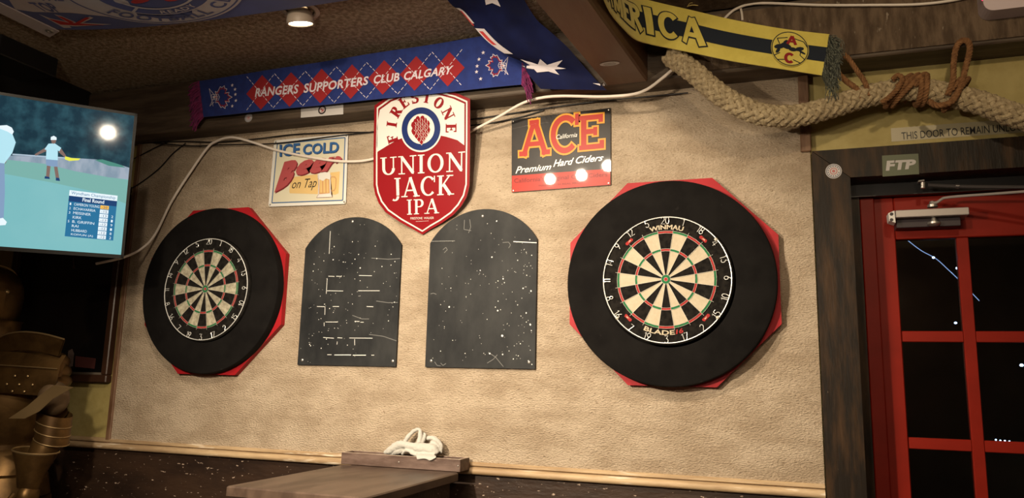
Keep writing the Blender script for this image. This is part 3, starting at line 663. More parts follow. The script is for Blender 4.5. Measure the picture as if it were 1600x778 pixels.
# hop cone: overlapping scales
hop = MB(); hs = rU*.60
rows = [(-.95, 1), (-.70, 2), (-.42, 3), (-.12, 4), (.18, 3), (.40, 4), (.64, 3), (.84, 2)]
def scale2(cx_, cy_, r): return [(cx_+x*r, cy_+y*r) for x, y in ((0, -1.15), (.42, -.6), (.62, 0), (.4, .55), (0, .75), (-.4, .55), (-.62, 0), (-.42, -.6))]
lay = 0
for ry, n_ in rows[::-1]:
    for i in range(n_):
        P = scale2((i-(n_-1)/2)*.40*hs, ry*hs*.9, hs*.36); hop.add([sm(u, v, .0004+lay*.0001) for u, v in P], [tuple(range(8))])
    lay += 1
hp = hop.build('hop_cone', M_ered, sh, smooth=False)
hop = MB(); lay = 0
for ry, n_ in rows[::-1]:
    for i in range(n_):
        P = scale2((i-(n_-1)/2)*.40*hs, ry*hs*.9, hs*.36)
        for k in range(7, 11):
            a = P[k % 8]; b = P[(k+1) % 8]; dx, dy = b[0]-a[0], b[1]-a[1]; l = math.hypot(dx, dy); nx, ny = -dy/l*.0007, dx/l*.0007
            hop.add([sm(q[0], q[1], .0006+lay*.0001) for q in ((a[0]-nx, a[1]-ny), (a[0]+nx, a[1]+ny), (b[0]+nx, b[1]+ny), (b[0]-nx, b[1]-ny))], [(0, 1, 2, 3)])
    lay += 1
hop.build('hop_outline', M_white, sh, smooth=False)
# arc lettering
angs = [192, 167, 143, 121, 99, 74, 48, 22, -4]
for c, a in zip('FIRESTONE', angs):
    p = Pen(.27, .11, .10, .075); V, F = p.write(c); ar = math.radians(a); wd = p.x; er = Vector((math.cos(ar), math.sin(ar))); tg = Vector((er.y, -er.x)); H = .046; r0 = rU*1.27
    if c in 'STO': r0 = rU*1.22
    put('letter', [tuple(er*(r0+y*H)+tg*((x-.5)*wd*H*.95))+(d,) for x, y, d in V], F, sm, M_ered, sh, .0003)
for t, q_, gp in (('UNION', ((594, 246.5), (727, 236.5), (726.5, 267.5), (594.5, 274)), .03), ('JACK', ((612, 278.5), (709, 273), (708.5, 303.8), (613, 309)), .02), ('IPA', ((635.5, 312), (685.5, 310), (685, 333), (636, 335.5)), .04)):
    p = Pen(.165, .07, .10, .055); V, F = p.write(t, gp+.04); put('lettering', V, F, quadmap(*q_, hS, SN, .0012), M_white, sh)
put_text('FIRESTONE  WALKER', quadmap((641.5, 339.5), (678, 338.5), (678, 342), (641.5, 343), hS, SN, .0012), M_white, sh)
mb = MB(); line_px(mb, [(650, 346), (670, 345)], hS, SN, .001, .0012); mb.build('thin_rule', M_white, sh, smooth=False)

# ================================================================== STICKERS
def sticker(name, V, F, fm, m, lab, cat='sticker'):
    mb = MB(); mb.add([fm(u, v, 0) for u, v in V], F); return mb.build(name, m, smooth=False, label=lab, cat=cat)
def axmap(px, py, Y, N=YN):
    c = PY(px, py, Y)
    return lambda u, v, w=0: c+Vector((u, 0, v))+N*(w+.0006)
def round_sticker(px, py, Y, r, lab, ry=None):
    fm = axmap(px, py, Y); V, F = disc2(0, 0, r, ry, 28); s = sticker('round_sticker', V, F, fm, M_whitep, lab)
    a = (ry or r)/r
    V, F = ring2(0, 0, r*.82, r*.9, 28, asp=a); put('ring_print', V, F, fm, M_dkblue, s, .0004)
    V, F = ring2(0, 0, r*.36, r*.46, 24, asp=a); put('ring_print', V, F, fm, M_pink, s, .0004)
    V, F = disc2(0, 0, r*.2, r*.2*a, 14); put('centre_print', V, F, fm, M_pink, s, .0004)
    for k in range(14):
        an = math.radians(20+k*24.5); V, F = disc2(r*.66*math.cos(an), r*.66*math.sin(an)*a, r*.08, r*.08*a, 6); put('print_mark', V, F, fm, M_dkblue, s, .0004)
    return s
round_sticker(388.5, 184, -.1255, .0195, 'round white and pink sticker on the beam under the blue scarf')
round_sticker(1302.5, 267.5, -.0285, .0255, 'round white sticker with red centre on the corner of the door frame')
cz = PZ(952.5, 99.5, ZB-.003)
V, F = disc2(0, 0, .034, .017, 28); ov = MB(); ov.add([cz+Vector((x, y, -.0006)) for x, y in V], F); ovs = ov.build('oval_sticker', M_whitep, smooth=False, label='oval white sticker under the reddish ceiling beam', cat='sticker')
for k in range(4):
    mb = MB(); mb.box(cz.x-.024+.004*abs(k-1.5), cz.x+.024-.004*abs(k-1.5), cz.y-.009+k*.006, cz.y-.0078+k*.006, cz.z-.0012, cz.z-.0008); mb.build('print_line', M_grey, ovs, smooth=False)
hbm = wallhit(-.1258)
card = poly_px('card_sticker', [(470.5, 167.5), (536.5, 161), (536.5, 178.5), (470, 184)], hbm, YN, M_whitep, None, .0006); tag(card, 'white card with a dark round emblem on the beam below the blue scarf', 'sticker')
fm = axmap(503.5, 171.8, -.1258)
V, F = ring2(0, 0, .0135, .019, 28); put('emblem_ring', V, F, fm, M_ink, card, .001)
V, F = ring2(0, 0, .0115, .0125, 24); put('emblem_ring', V, F, fm, M_pink, card, .001)
put_text('NYC', lambda u, v, w=0: fm(-.009+.018*u, .001+.006*v, w), M_ink, card, .001, name='emblem_lettering') if False else None
V, F = join2(disc2(-.003, .003, .004, n=10), disc2(.004, -.002, .004, n=10), disc2(0, -.006, .003, n=8)); put('emblem_figure', V, F, fm, M_pink, card, .001)
hf = wallhit(-.0285)
ftp = poly_px('rectangular_sticker', [(1378, 243.2), (1435, 240), (1436, 272), (1379, 276)], hf, YN, M_olive, None, .0008); tag(ftp, 'olive green sticker with white block letters on the door head', 'sticker')
put_text('FTP', quadmap((1383.5, 251.5), (1431.5, 249), (1430.5, 263.5), (1384, 267), hf, YN, .0014), M_whitep, ftp, bold=.05, shear=.1)
hw = wallhit(.0035)
strip = poly_px('notice_strip', [(1392, 200.5), (1610, 184), (1611, 206), (1393, 221.5)], hw, YN, mat('clear_label', (.36, .31, .19), .4), None, .0006)
tag(strip, 'clear label strip with black capitals about the door, above the door head', 'label')
put_text('THIS DOOR TO REMAIN UNLOCKED', quadmap((1408, 207), (1622, 189.5), (1623, 202), (1409, 218.5), hw, YN, .0014), M_ink, strip, bold=.004, space=1.0)

# ================================================================== BLUE SCARF ON BEAM
Ysc = -.172; hsc = wallhit(Ysc)
TLs, TRs, BRs, BLs = (312, 127), (818, 47), (815, 131.5), (316.8, 182.5)
def scarf_surface():
    A, B, D, E_ = hsc(*TLs), hsc(*TRs), hsc(*BRs), hsc(*BLs)
    def f(u, v, w=0):
        P = (A*(1-u)+B*u)*v+(E_*(1-u)+D*u)*(1-v)
        P = P+Vector((0, 1, 0))*(.004*math.sin(u*19)*.5+.003*math.cos(v*PI)-w)
        return P
    return f
sf = scarf_surface()
def sheet(f, nu, nv, m, name, thick=.003, parent=None, **k):
    mb = MB(); V = []
    for i in range(nu+1):
        for j in range(nv+1): V.append(f(i/nu, j/nv, 0))
    for i in range(nu+1):
        for j in range(nv+1): V.append(f(i/nu, j/nv, -thick))
    o = (nu+1)*(nv+1); F = []
    for i in range(nu):
        for j in range(nv): a = i*(nv+1)+j; b = a+nv+1; F += [(a, a+1, b+1, b), (o+a, o+b, o+b+1, o+a+1)]
    for i in range(nu): a = i*(nv+1); b = a+nv+1; F += [(a, b, o+b, o+a), (a+nv, o+a+nv, o+b+nv, b+nv)]
    for j in range(nv): a = j; b = nu*(nv+1)+j; F += [(a, o+a, o+a+1, a+1), (b, b+1, o+b+1, o+b)]
    mb.add(V, F); return mb.build(name, m, parent, **k)
scarf = sheet(sf, 60, 6, M_royal, 'football_scarf', label='blue knitted scarf with red diamonds and white lettering, along the beam', cat='scarf')
def subdivided(V, F, cuts_len=.02):
    return V, F
def inv_quad(px, py):   # pixel to (u, v) on the scarf plane
    P = hsc(px, py); u, v = .5, .5
    for _ in range(12):
        r_ = P-sf(u, v); du = (sf(u+.001, v)-sf(u-.001, v))/.002; dv = (sf(u, v+.001)-sf(u, v-.001))/.002
        det = du.x*dv.z-du.z*dv.x; u += (r_.x*dv.z-r_.z*dv.x)/det; v += (du.x*r_.z-du.z*r_.x)/det
    return u, v
def c4(x, y): return inv_quad(280+x*.35, 60+y*.35)
def scarf_poly(name, pts, m, w=.0012, parent=scarf): 
    V = [c4(*p) for p in pts]; cx_, cy_ = sum(p[0] for p in V)/len(V), sum(p[1] for p in V)/len(V); n = len(V)
    mb = MB(); mb.add([sf(cx_, cy_, w)]+[sf(u, v, w) for u, v in V], [(0, 1+i, 1+(i+1) % n) for i in range(n)]); return mb.build(name, m, parent, smooth=False)
for (x, y) in ((370, 242), (498, 229), (633, 212), (770, 194), (914, 175), (1055, 156), (1203, 137)):
    scarf_poly('red_diamond', [(x-70, y+6), (x+4, y-76), (x+72, y-6), (x-6, y+76)], M_kred)
tp = [(305, 172), (430, 160), (565, 148), (703, 128), (840, 110), (985, 88), (1130, 62), (1270, 45)]; bt = [(300, 320), (420, 310), (550, 300), (690, 285), (835, 267), (975, 248), (1118, 228), (1263, 213)]
mb = MB()
for i in range(7):
    for a, b in ((tp[i], bt[i+1]), (bt[i], tp[i+1])):
        for k in range(10):
            t0, t1 = k/10, k/10+.065
            p, q = [(a[0]+(b[0]-a[0])*t, a[1]+(b[1]-a[1])*t) for t in (t0, t1)]
            u0, v0 = c4(*p); u1, v1 = c4(*q); P, Q = sf(u0, v0, .0018), sf(u1, v1, .0018); d = (Q-P).normalized().cross(YN)*.0012
            mb.add([P-d, P+d, Q+d, Q-d], [(0, 1, 2, 3)])
mb.build('dashed_lines', M_kwhite, scarf, smooth=False, kind='stuff')
def scarf_text(t, tl, tr, br, bl):
    V, F, _ = text2d(t, .12, .025, 1.05); q = [c4(*p) for p in (tl, tr, br, bl)]
    def f(u, v, w=0):
        uu = (q[0][0]*(1-u)+q[1][0]*u)*v+(q[3][0]*(1-u)+q[2][0]*u)*(1-v); vv = (q[0][1]*(1-u)+q[1][1]*u)*v+(q[3][1]*(1-u)+q[2][1]*u)*(1-v)
        return sf(uu, vv, .0024)
    put('lettering', V, F, f, M_kwhite, scarf)
scarf_text('RANGERS', (344, 224), (535, 206), (531, 246), (339, 263))
scarf_text('SUPPORTERS', (558, 203), (848, 170), (845, 208), (555, 244))
scarf_text('CLUB', (872, 167), (986, 153), (983, 191), (869, 205))
scarf_text('CALGARY', (1006, 150), (1226, 121), (1216, 158), (1003, 188))
LEAF = [(0, 1), (.18, .62), (.42, .72), (.36, .32), (.72, .52), (.78, .3), (1, .28), (.82, .02), (.92, -.12), (.42, -.42), (.5, -.62), (.08, -.52), (0, -.9), (-.08, -.52), (-.5, -.62), (-.42, -.42), (-.92, -.12), (-.82, .02), (-1, .28), (-.78, .3), (-.72, .52), (-.36, .32), (-.42, .72), (-.18, .62)]
def leaf_logo(cx_, cy_, sc, flip):
    mb = MB(); mw = MB()
    rot = lambda x, y: (cx_+(y*sc*.55+ .12*sc)*(1 if not flip else -1), cy_+x*sc*.6)
    for k in range(len(LEAF)):
        for mm, s_, wd in ((mw, 1.0, .0022), (mb, .84, .0036)):
            a = rot(LEAF[k][0]*s_, LEAF[k][1]*s_); b = rot(LEAF[(k+1) % 24][0]*s_, LEAF[(k+1) % 24][1]*s_); P, Q = sf(*c4(*a), .0016), sf(*c4(*b), .0016); d = (Q-P)
            if d.length < 1e-6: continue
            d = d.normalized().cross(YN)*wd/2; mm.add([P-d, P+d, Q+d, Q-d], [(0, 1, 2, 3)])
    mb.build('leaf_outline', M_kred, scarf, smooth=False); mw.build('leaf_outline', M_kwhite, scarf, smooth=False)
    s = -1 if flip else 1; mw = MB()
    for pl in ([(-.75, -.55), (-.35, -.1), (-.75, .6)], [(-.75, -.55), (-.5, .6)], [(-.6, -.15), (-.1, -.2), (0, 0), (-.1, .2), (-.6, .15), (-.6, -.15)], [(-.5, -.05), (-.1, -.05)], [(-.5, .06), (-.1, .06)], [(-.38, -.18), (-.38, .18)], [(-.22, -.18), (-.22, .18)], [(-.75, .6), (-.4, .3)]):
        for a, b in zip(pl, pl[1:]):
            P, Q = sf(*c4(cx_+a[0]*sc*.7*s, cy_+a[1]*sc*.8), .002), sf(*c4(cx_+b[0]*sc*.7*s, cy_+b[1]*sc*.8), .002); d = (Q-P).normalized().cross(YN)*.0009; mw.add([P-d, P+d, Q+d, Q-d], [(0, 1, 2, 3)])
    mw.build('monogram', M_kwhite, scarf, smooth=False)
leaf_logo(180, 262, 84, False); leaf_logo(1425, 122, 84, True)
for x, y in ((238, 210), (250, 228), (251, 250), (252, 277), (235, 301), (1359, 66), (1340, 95), (1331, 125), (1328, 150), (1346, 181)):
    u, v = c4(x, y); V, F = star2(0, 0, .0085); mb = MB(); c0 = sf(u, v, .0016); mb.add([c0+Vector((a, 0, b)) for a, b in V], F); mb.build('star', M_kwhite, scarf, smooth=False)
def fringe(u_end, px0, px1, n, seed, length, label_):
    rnd = random.Random(seed); mb = MB()
    for i in range(n):
        v = i/(n-1); P = sf(u_end, v, 0); dx = px0+(px1-px0)*rnd.random()
        Q = P+Vector((dx*.6, rnd.uniform(-.012, .004), -length*rnd.uniform(.15, .4))); R_ = P+Vector((dx, rnd.uniform(-.015, .0), -length*rnd.uniform(.4, .7)-.02*(1-v)))
        mb.tube([P, Q, R_], [.0035, .003, .002], 5, True, 3)
    mb.build('fringe', M_fringe, scarf)
fringe(0, -.055, -.03, 90, 5, .07, ''); fringe(1, .02, .05, 70, 6, .11, '')

# ================================================================== YELLOW SCARF
ST = [(-60, -200, -10, -20, -.72), (20, -110, 60, 80, -.60), (90, -70, 130, 165, -.49), (165, -30, 210, 238, -.385), (262, -5, 303, 268, -.31), (400, 28, 415, 292, -.265), (550, 62, 562, 322, -.235), (800, 120, 800, 372, -.215), (1100, 174, 1090, 418, -.20), (1385, 208, 1340, 458, -.185)]
EA = [PY(940+a*.257, b*.257, y) for a, b, c, d, y in ST]; EB = [PY(940+c*.257, d*.257, y) for a, b, c, d, y in ST]
EA[0] = EA[0]+Vector((.01, 0, 0)); EB[0] = EB[0]+Vector((.01, 0, 0))
def crv(P, u):
    n = len(P)-1; t = min(max(u, 0), .99999)*n; i = int(t); t -= i; p0 = P[max(i-1, 0)]; p1 = P[i]; p2 = P[i+1]; p3 = P[min(i+2, n)]
    return .5*((2*p1)+(p2-p0)*t+(2*p0-5*p1+4*p2-p3)*t*t+(3*p1-p0-3*p2+p3)*t**3)
def ys(u, v, w=0):
    a, b = crv(EA, u), crv(EB, u); P = a*v+b*(1-v); d = .002
    t = (crv(EA, min(u+d, 1))-crv(EA, max(u-d, 0))).normalized(); n_ = t.cross((a-b).normalized())
    if n_.dot(CAM-P) < 0: n_ = -n_
    return P+n_*(w+.006*math.sin(v*PI))
ysc = sheet(ys, 72, 8, M_kyel, 'football_scarf', .004, label='yellow scarf with navy stripe and block letters, draped from the cross beam', cat='scarf')
def surf_grid(name, f, u0, u1, v0, v1, nu, nv, m, parent, w, vf=None):
    mb = MB(); V = [f(u0+(u1-u0)*i/nu, v0+(v1-v0)*j/nv, w) for i in range(nu+1) for j in range(nv+1)]; F = []
    for i in range(nu):
        for j in range(nv): a = i*(nv+1)+j; F.append((a, a+1, a+nv+2, a+nv+1))
    mb.add(V, F); return mb.build(name, m, parent)
surf_grid('navy_stripe', ys, 0, 1, .31, .66, 90, 4, M_kblk, ysc, .0012)
def cu(px):   # scarf parameter u at a crop-x on the letters' mid line
    mids = [(s[0]+s[2])/2 for s in ST]
    for i in range(len(mids)-1):
        if mids[i] <= px <= mids[i+1]: return (i+(px-mids[i])/(mids[i+1]-mids[i]))/9
    return 0 if px < mids[0] else 1
def yl(ch, x0, x1, v0=.19, v1=.80):
    u0, u1 = cu(x0), cu(x1)
    for g, m, w in ((.045, M_kblk, .0020), (0, M_kyel, .0028)):
        p = Pen(.24, .19, 0, 0, g); p.ch(ch); a = {'I': (.05, .35), 'C': (.04, .86), 'A': (.0, .9), 'R': (.06, .84), 'E': (.06, .74), 'M': (.04, .96)}[ch]
        V = [((x-a[0])/(a[1]-a[0]), y, d) for x, y, d in p.V]; F = p.F
        # refine long strokes so they follow the cloth
        V2 = []; F2 = []
        for f in F:
            q = [V[i] for i in f]; n = 6; b0 = len(V2)
            e1 = math.dist(q[1], q[2]); e0 = math.dist(q[0], q[1])
            for i in range(n+1):
                t = i/n; l = (q[0][0]+(q[3][0]-q[0][0])*t, q[0][1]+(q[3][1]-q[0][1])*t); r = (q[1][0]+(q[2][0]-q[1][0])*t, q[1][1]+(q[2][1]-q[1][1])*t)
                for j in range(3): s = j/2; V2.append((l[0]+(r[0]-l[0])*s, l[1]+(r[1]-l[1])*s, q[0][2]))
            for i in range(n):
                for j in range(2): k = b0+i*3+j; F2.append((k, k+1, k+4, k+3))
        put('letter_outline' if g else 'letter', [(u0+(u1-u0)*x, v0+(v1-v0)*y, d) for x, y, d in V2], F2, ys, m, ysc, w)
yl('A', 492, 640); yl('C', 338, 468); yl('I', 252, 312); yl('R', 158, 238); yl('E', 112, 168); yl('M', 55, 112); yl('A', 5, 50)
# club crest on the scarf
uc = cu(1138); cc = ys(uc, .5, 0); tx = (ys(uc+.01, .5)-ys(uc-.01, .5)).normalized(); ty = (ys(uc, .55)-ys(uc, .45)).normalized(); tn = tx.cross(ty); tn = tn if tn.y < 0 else -tn
cc = cc+tn*.003
def cm(u, v, w=0): return cc+tx*u*.060+ty*v*.060+tn*w
V, F = disc2(0, 0, 1.0, n=36); put('crest_disc', V, F, cm, M_kyel, ysc, .0)
cr_ = [(.95*math.cos(2*PI*i/36), .95*math.sin(2*PI*i/36)) for i in range(37)]
V, F = join2(band(cr_, [.05]*37), band([(.15, .62), (.7, .5)], [.05]*2), band([(.7, .5), (.92, .2)], [.05]*2), band([(-.15, .62), (-.7, .5)], [.05]*2), band([(-.55, .2), (-.7, .5)], [.05]*2), band([(.2, -.6), (.62, -.75)], [.05]*2), band([(.6, .1), (.55, -.3), (.8, -.5)], [.05]*3), band([(-.5, -.3), (-.8, -.5)], [.05]*2), band([(-.2, -.65), (-.6, -.72)], [.05]*2))
put('crest_seams', V, F, cm, M_kblk, ysc, .0004)
blob = lambda cx_, cy_, rx, ry, rot, n=10: ([(cx_+rx*math.cos(2*PI*i/n)*math.cos(rot)-ry*math.sin(2*PI*i/n)*math.sin(rot), cy_+rx*math.cos(2*PI*i/n)*math.sin(rot)+ry*math.sin(2*PI*i/n)*math.cos(rot)) for i in range(n)], [tuple(range(n))])
V, F = join2(blob(-.55, .05, .3, .14, .3), blob(-.2, .12, .3, .16, -.3), blob(.15, -.02, .22, .12, 0), blob(.5, .05, .25, .12, .3), blob(-.62, -.2, .18, .09, 1.0), blob(.65, -.12, .2, .06, -.4), blob(-.25, .35, .16, .08, .8))
put('crest_map', V, F, cm, M_kblk, ysc, .0006)
p = Pen(.26, .24, 0, 0); p.ch('A'); put('crest_letter', [((x-.45)*.62+.08, y*.5+.25, d) for x, y, d in p.V], p.F, cm, M_kred, ysc, .001)
p = Pen(.26, .24, 0, 0); p.ch('C'); put('crest_letter', [((x-.48)*.72*.9, (y)*.62-.85, d) for x, y, d in p.V], p.F, cm, M_kred, ysc, .001)
mb = MB(); rnd = random.Random(4)
for i in range(150):
    v = rnd.random(); P = ys(1, v, 0); q = rnd.uniform(.2, 1)
    mb.tube([P, P+Vector((rnd.uniform(.0, .04), rnd.uniform(-.02, .01), rnd.uniform(-.02, .015)-.02)), P+Vector((rnd.uniform(.005, .045), rnd.uniform(-.02, .01), -.04-.07*q*(1-v*.5)))], [.0014, .0014, .001], 4, True, 4)
mb.build('tassel_fringe', M_tassel, ysc)

# ================================================================== ROPE
rp = [(1046, 84, -.19), (1056, 93, -.19), (1084, 113, -.20), (1120, 144, -.20), (1158.5, 167, -.20), (1197, 180, -.19), (1248.5, 180, -.17), (1300, 167, -.15), (1340, 154, -.13), (1379, 145, -.115), (1419, 139, -.11), (1456, 143, -.11), (1493, 151, -.11), (1533, 161, -.12), (1579, 178, -.13), (1625, 190, -.13), (1700, 200, -.14)]
RP = [PY(x, y, d) for x, y, d in rp]; RQ, _ = spline(RP, [1]*len(RP), 14); FR = frames(RQ)
alen = [0]
for a, b in zip(RQ, RQ[1:]): alen.append(alen[-1]+(b-a).length)
rope = empty('braided_rope', RP[5], 'thick pale braided rope slung from the beam to above the door', 'rope')
MB().tube(RQ, .024, 12, False).build('rope_core', M_rope, rope)
for sgn in (1, -1):
    for k in range(6):
        P = []
        for i, (p, (t, a, b)) in enumerate(zip(RQ, FR)):
            s = alen[i]; ph = sgn*2*PI*s/.17+k*PI/3+(PI/6 if sgn < 0 else 0); R_ = .0265+.0035*sgn*math.sin(12*PI*s/.17)
            P.append(p+(a*math.cos(ph)+b*math.sin(ph))*R_)
        MB().tube(P, .0095, 8, False).build('strand', M_rope, rope)
mb = MB(); rnd = random.Random(9)
for i in range(900):
    j = rnd.randrange(2, len(RQ)-2); t, a, b = FR[j]; an = rnd.random()*2*PI; d = a*math.cos(an)+b*math.sin(an); P = RQ[j]+d*.033+t*rnd.uniform(-.01, .01)
    Q = P+d*rnd.uniform(.002, .008)+t*rnd.uniform(-.012, .012); s = t.cross(d)*.0005; mb.add([P-s, P+s, Q], [(0, 1, 2)])
mb.build('loose_fibres', M_rope, rope, kind='stuff', smooth=False)
def cord(pts, r, name, m, parent=None, strands=3, pitch=.03, **k):
    Q, _ = spline([Vector(p) for p in pts], [1]*len(pts), 10); F_ = frames(Q); mb = MB(); L = [0]
    for a, b in zip(Q, Q[1:]): L.append(L[-1]+(b-a).length)
    for s in range(strands):
        P = [q+(a*math.cos(2*PI*(l/pitch+s/strands))+b*math.sin(2*PI*(l/pitch+s/strands)))*r*.5 for q, l, (t, a, b) in zip(Q, L, F_)]
        mb.tube(P, r*.56, 6, False)
    return mb.build(name, m, parent, **k)
P3 = lambda L: [PY(x, y, d) for x, y, d in L]
lash = empty('rope_lashing', PY(1440, 140, -.15), 'brown twisted cord lashed round the pale rope, with an upright loop', 'cord')
cord(P3([(1481, 148, -.15), (1489, 125, -.16), (1490, 100, -.15), (1494, 75, -.14), (1503, 64, -.14), (1513, 66, -.14), (1515, 80, -.14), (1509, 105, -.145), (1501, 135, -.155), (1488, 158, -.16), (1465, 165, -.15), (1452, 158, -.14)]), .0095, 'cord_loop', M_rope2, lash)
def wrap(px, py, n, tilt, dx=8):
    c = PY(px, py, -.11); t = Vector((1, 0, -.1)).normalized(); P = []
    for i in range(int(n*12)+1):
        a = 2*PI*i/12; P.append(c+Vector((dx/460*a/(2*PI)+tilt*math.sin(a), -.046*math.cos(a), .046*math.sin(a))))
    return P
cord(wrap(1399, 143, 2.6, .045, 9), .0085, 'cord_wrap', M_rope2, lash); cord(wrap(1428, 142, 2.4, .004, 7), .0085, 'cord_wrap', M_rope2, lash); cord(wrap(1482, 149, 1.6, .03, 10), .0085, 'cord_wrap', M_rope2, lash)
cord(P3([(1378, 160, -.16), (1392, 150, -.165), (1405, 135, -.17), (1410, 122, -.16), (1402, 118, -.15), (1396, 124, -.16)]), .0085, 'cord_end', M_rope2, lash)
cord(P3([(1316, 84, -.17), (1326, 92, -.17), (1340, 112, -.16), (1352, 130, -.155), (1357, 150, -.15)]), .0085, 'twisted_cord', M_rope2, None, label='brown twisted cord running from the tassel down to the rope, right one of two', cat='cord')
cord(P3([(1303, 105, -.16), (1312, 117, -.16), (1325, 129, -.16), (1339, 140, -.155), (1345, 158, -.15)]), .0095, 'twisted_cord', M_rope2, None, label='brown twisted cord behind the tassel, left one of two above the rope', cat='cord')

# ================================================================== CABLES
def cable(pts, r, name, m, lab, cat='cable'):
    return MB().tube(P3(pts), r, 8, True, 8).build(name, m, label=lab, cat=cat)
cable([(150, 412, -.25), (193, 402, -.20), (222, 388, -.10), (243, 365, -.045), (268, 315, -.035), (300, 265, -.035), (325, 230, -.035), (340, 220, -.04), (356, 215, -.045), (372, 216, -.045), (400, 224, -.035), (430, 234, -.028), (470, 243, -.028), (520, 251, -.028), (560, 252, -.028), (590, 247, -.03), (640, 238, -.03), (700, 222, -.035), (740, 203, -.05), (780, 182, -.09), (815, 162, -.13), (845, 153, -.15), (880, 150, -.15), (940, 151, -.15), (985, 148, -.15), (1010, 140, -.15), (1035, 122, -.16), (1056, 104, -.17), (1075, 88, -.18)], .0055, 'wall_cable', M_cable, 'white cable looping from behind the screen along the wall to the rope')
cable([(1120, 42, -.15), (1138, 23, -.145), (1150, 14, -.143), (1170, 7, -.142), (1200, 5, -.142), (1280, 8, -.142), (1360, 8, -.142), (1430, 7, -.142), (1480, 2, -.142), (1520, -6, -.142)], .0045, 'beam_cable', M_cable, 'white cable stapled along the top of the beam above the yellow scarf')
mb = MB(); mb.tube(P3([(1157, 12, -.133), (1159, 22, -.133), (1160, 32, -.133)]), .004, 6).build('cable_end', M_cable, label='short worn stub of cable hanging from the beam cable', cat='cable')
for i, (pts, lab) in enumerate((([(216, 224, -.02), (280, 221, -.02), (340, 222, -.022), (400, 217, -.025), (460, 210, -.022), (530, 207, -.02), (590, 206, -.018), (650, 200, -.018), (735, 196, -.018), (800, 186, -.02), (850, 172, -.02)], 'thin black cable sagging under the beam above the tin signs, uppermost'),
      ([(240, 223, -.03), (300, 228, -.03), (350, 226, -.03), (430, 224, -.03), (520, 213, -.025), (590, 205, -.022), (660, 196, -.02), (740, 186, -.02), (840, 171, -.022), (920, 160, -.03), (1000, 152, -.03), (1075, 145, -.03)], 'thin black cable running tight below the beam as far as the rope'),
      ([(290, 224, -.02), (270, 240, -.018), (250, 262, -.017), (225, 282, -.017), (200, 297, -.03), (170, 310, -.05)], 'thin black cable dropping from the beam to behind the screen, lower one'),
      ([(262, 222, -.02), (240, 232, -.018), (215, 245, -.018), (180, 262, -.03)], 'thin black cable dropping from the beam to behind the screen, upper one'))):
    cable(pts, .0028, 'thin_cable', M_cableb, lab)

# ================================================================== BLUE FLAG WITH WHITE STAR (ceiling to beam)
FL = [(690, -12), (706, 8), (720, 18), (738, 39), (763, 66), (794, 87), (815, 97), (827, 118), (845, 139)]
FRr = [(810, -18), (822, 5), (838, 30), (857, 47), (885, 72), (905, 95), (925, 118), (938, 131), (948, 141)]
n = len(FL)-1
dt = depth(PZ(700, 0, 2.66)); db = depth(PY(850, 130, -.198)); dt2 = depth(PZ(820, 0, 2.66))
LA = [PD(*p, dt+(db-dt)*min(1, i/6)**.8) for i, p in enumerate(FL)]; LB = [PD(*p, dt2+(depth(PY(945, 138, -.198))-dt2)*min(1, i/6)**.8) for i, p in enumerate(FRr)]
def au(u, v, w=0):
    a, b = crv(LA, v), crv(LB, v); P = a*(1-u)+b*u; nrm = (CAM-P).normalized()
    return P+nrm*(w-.006*(1-math.cos(u*5*PI))*(1-v*.6)*.5)
aus = sheet(au, 30, 36, M_flagnavy, 'flag', .002, label='navy flag with a white many-pointed star, draped from ceiling to beam', cat='flag')
au_in = lambda u, v: au(u, v, 0)
avs, afs = [], []
NU, NV = 40, 48
for i in range(NU+1):
    for j in range(NV+1): avs.append(au(i/NU, j/NV, 0))
for i in range(NU):
    for j in range(NV): a = i*(NV+1)+j; afs.append((a, a+1, a+NV+2, a+NV+1))
bvh = BVHTree.FromPolygons([tuple(v) for v in avs], afs)
def ahit(x, y):
    d = ray(x, y).normalized(); h = bvh.ray_cast(CAM, d)
    return (h[0] if h[0] else PY(x, y, -.165))
def aprint(name, pts, m, w=.004):
    c = (sum(p[0] for p in pts)/len(pts), sum(p[1] for p in pts)/len(pts)); V = []; F = []; nn = len(pts); K = 4
    for k in range(K+1):
        for p in pts:
            q = ahit(c[0]+(p[0]-c[0])*k/K, c[1]+(p[1]-c[1])*k/K); V.append(q+(CAM-q).normalized()*w)
    for k in range(K):
        for i in range(nn): F.append((k*nn+i, k*nn+(i+1) % nn, (k+1)*nn+(i+1) % nn, (k+1)*nn+i))
    mb = MB(); mb.add(V, F); return mb.build(name, m, aus, smooth=False)
k6 = lambda L: [(680+x*.1929, y*.1929) for x, y in L]
aprint('large_star', k6([(690, 480), (780, 505), (830, 525), (850, 478), (905, 525), (960, 518), (1032, 487), (985, 540), (1060, 556), (965, 562), (1005, 606), (915, 578), (825, 587), (800, 560), (740, 552), (700, 532), (770, 530)]), M_flagwhite)
aprint('small_star', k6([(400, -20), (410, 40), (462, 25), (530, 55), (500, -10), (520, -30)]), M_flagwhite)
aprint('star_tip', [(926, 130), (936, 130.5), (943, 129), (945, 134), (938, 134)], M_flagwhite)
for u0, u1, v0, v1, m, nm in ((0, .05, .18, .36, M_flagwhite, 'white_band'), (.0, .12, .40, .60, M_flagwhite, 'white_band'), (.02, .07, .42, .52, M_flagred, 'red_band'), (0, .02, .24, .38, M_flagred, 'red_band')):
    surf_grid(nm, au, u0, u1, v0, v1, 4, 10, m, aus, .004 if m is M_flagwhite else .005)

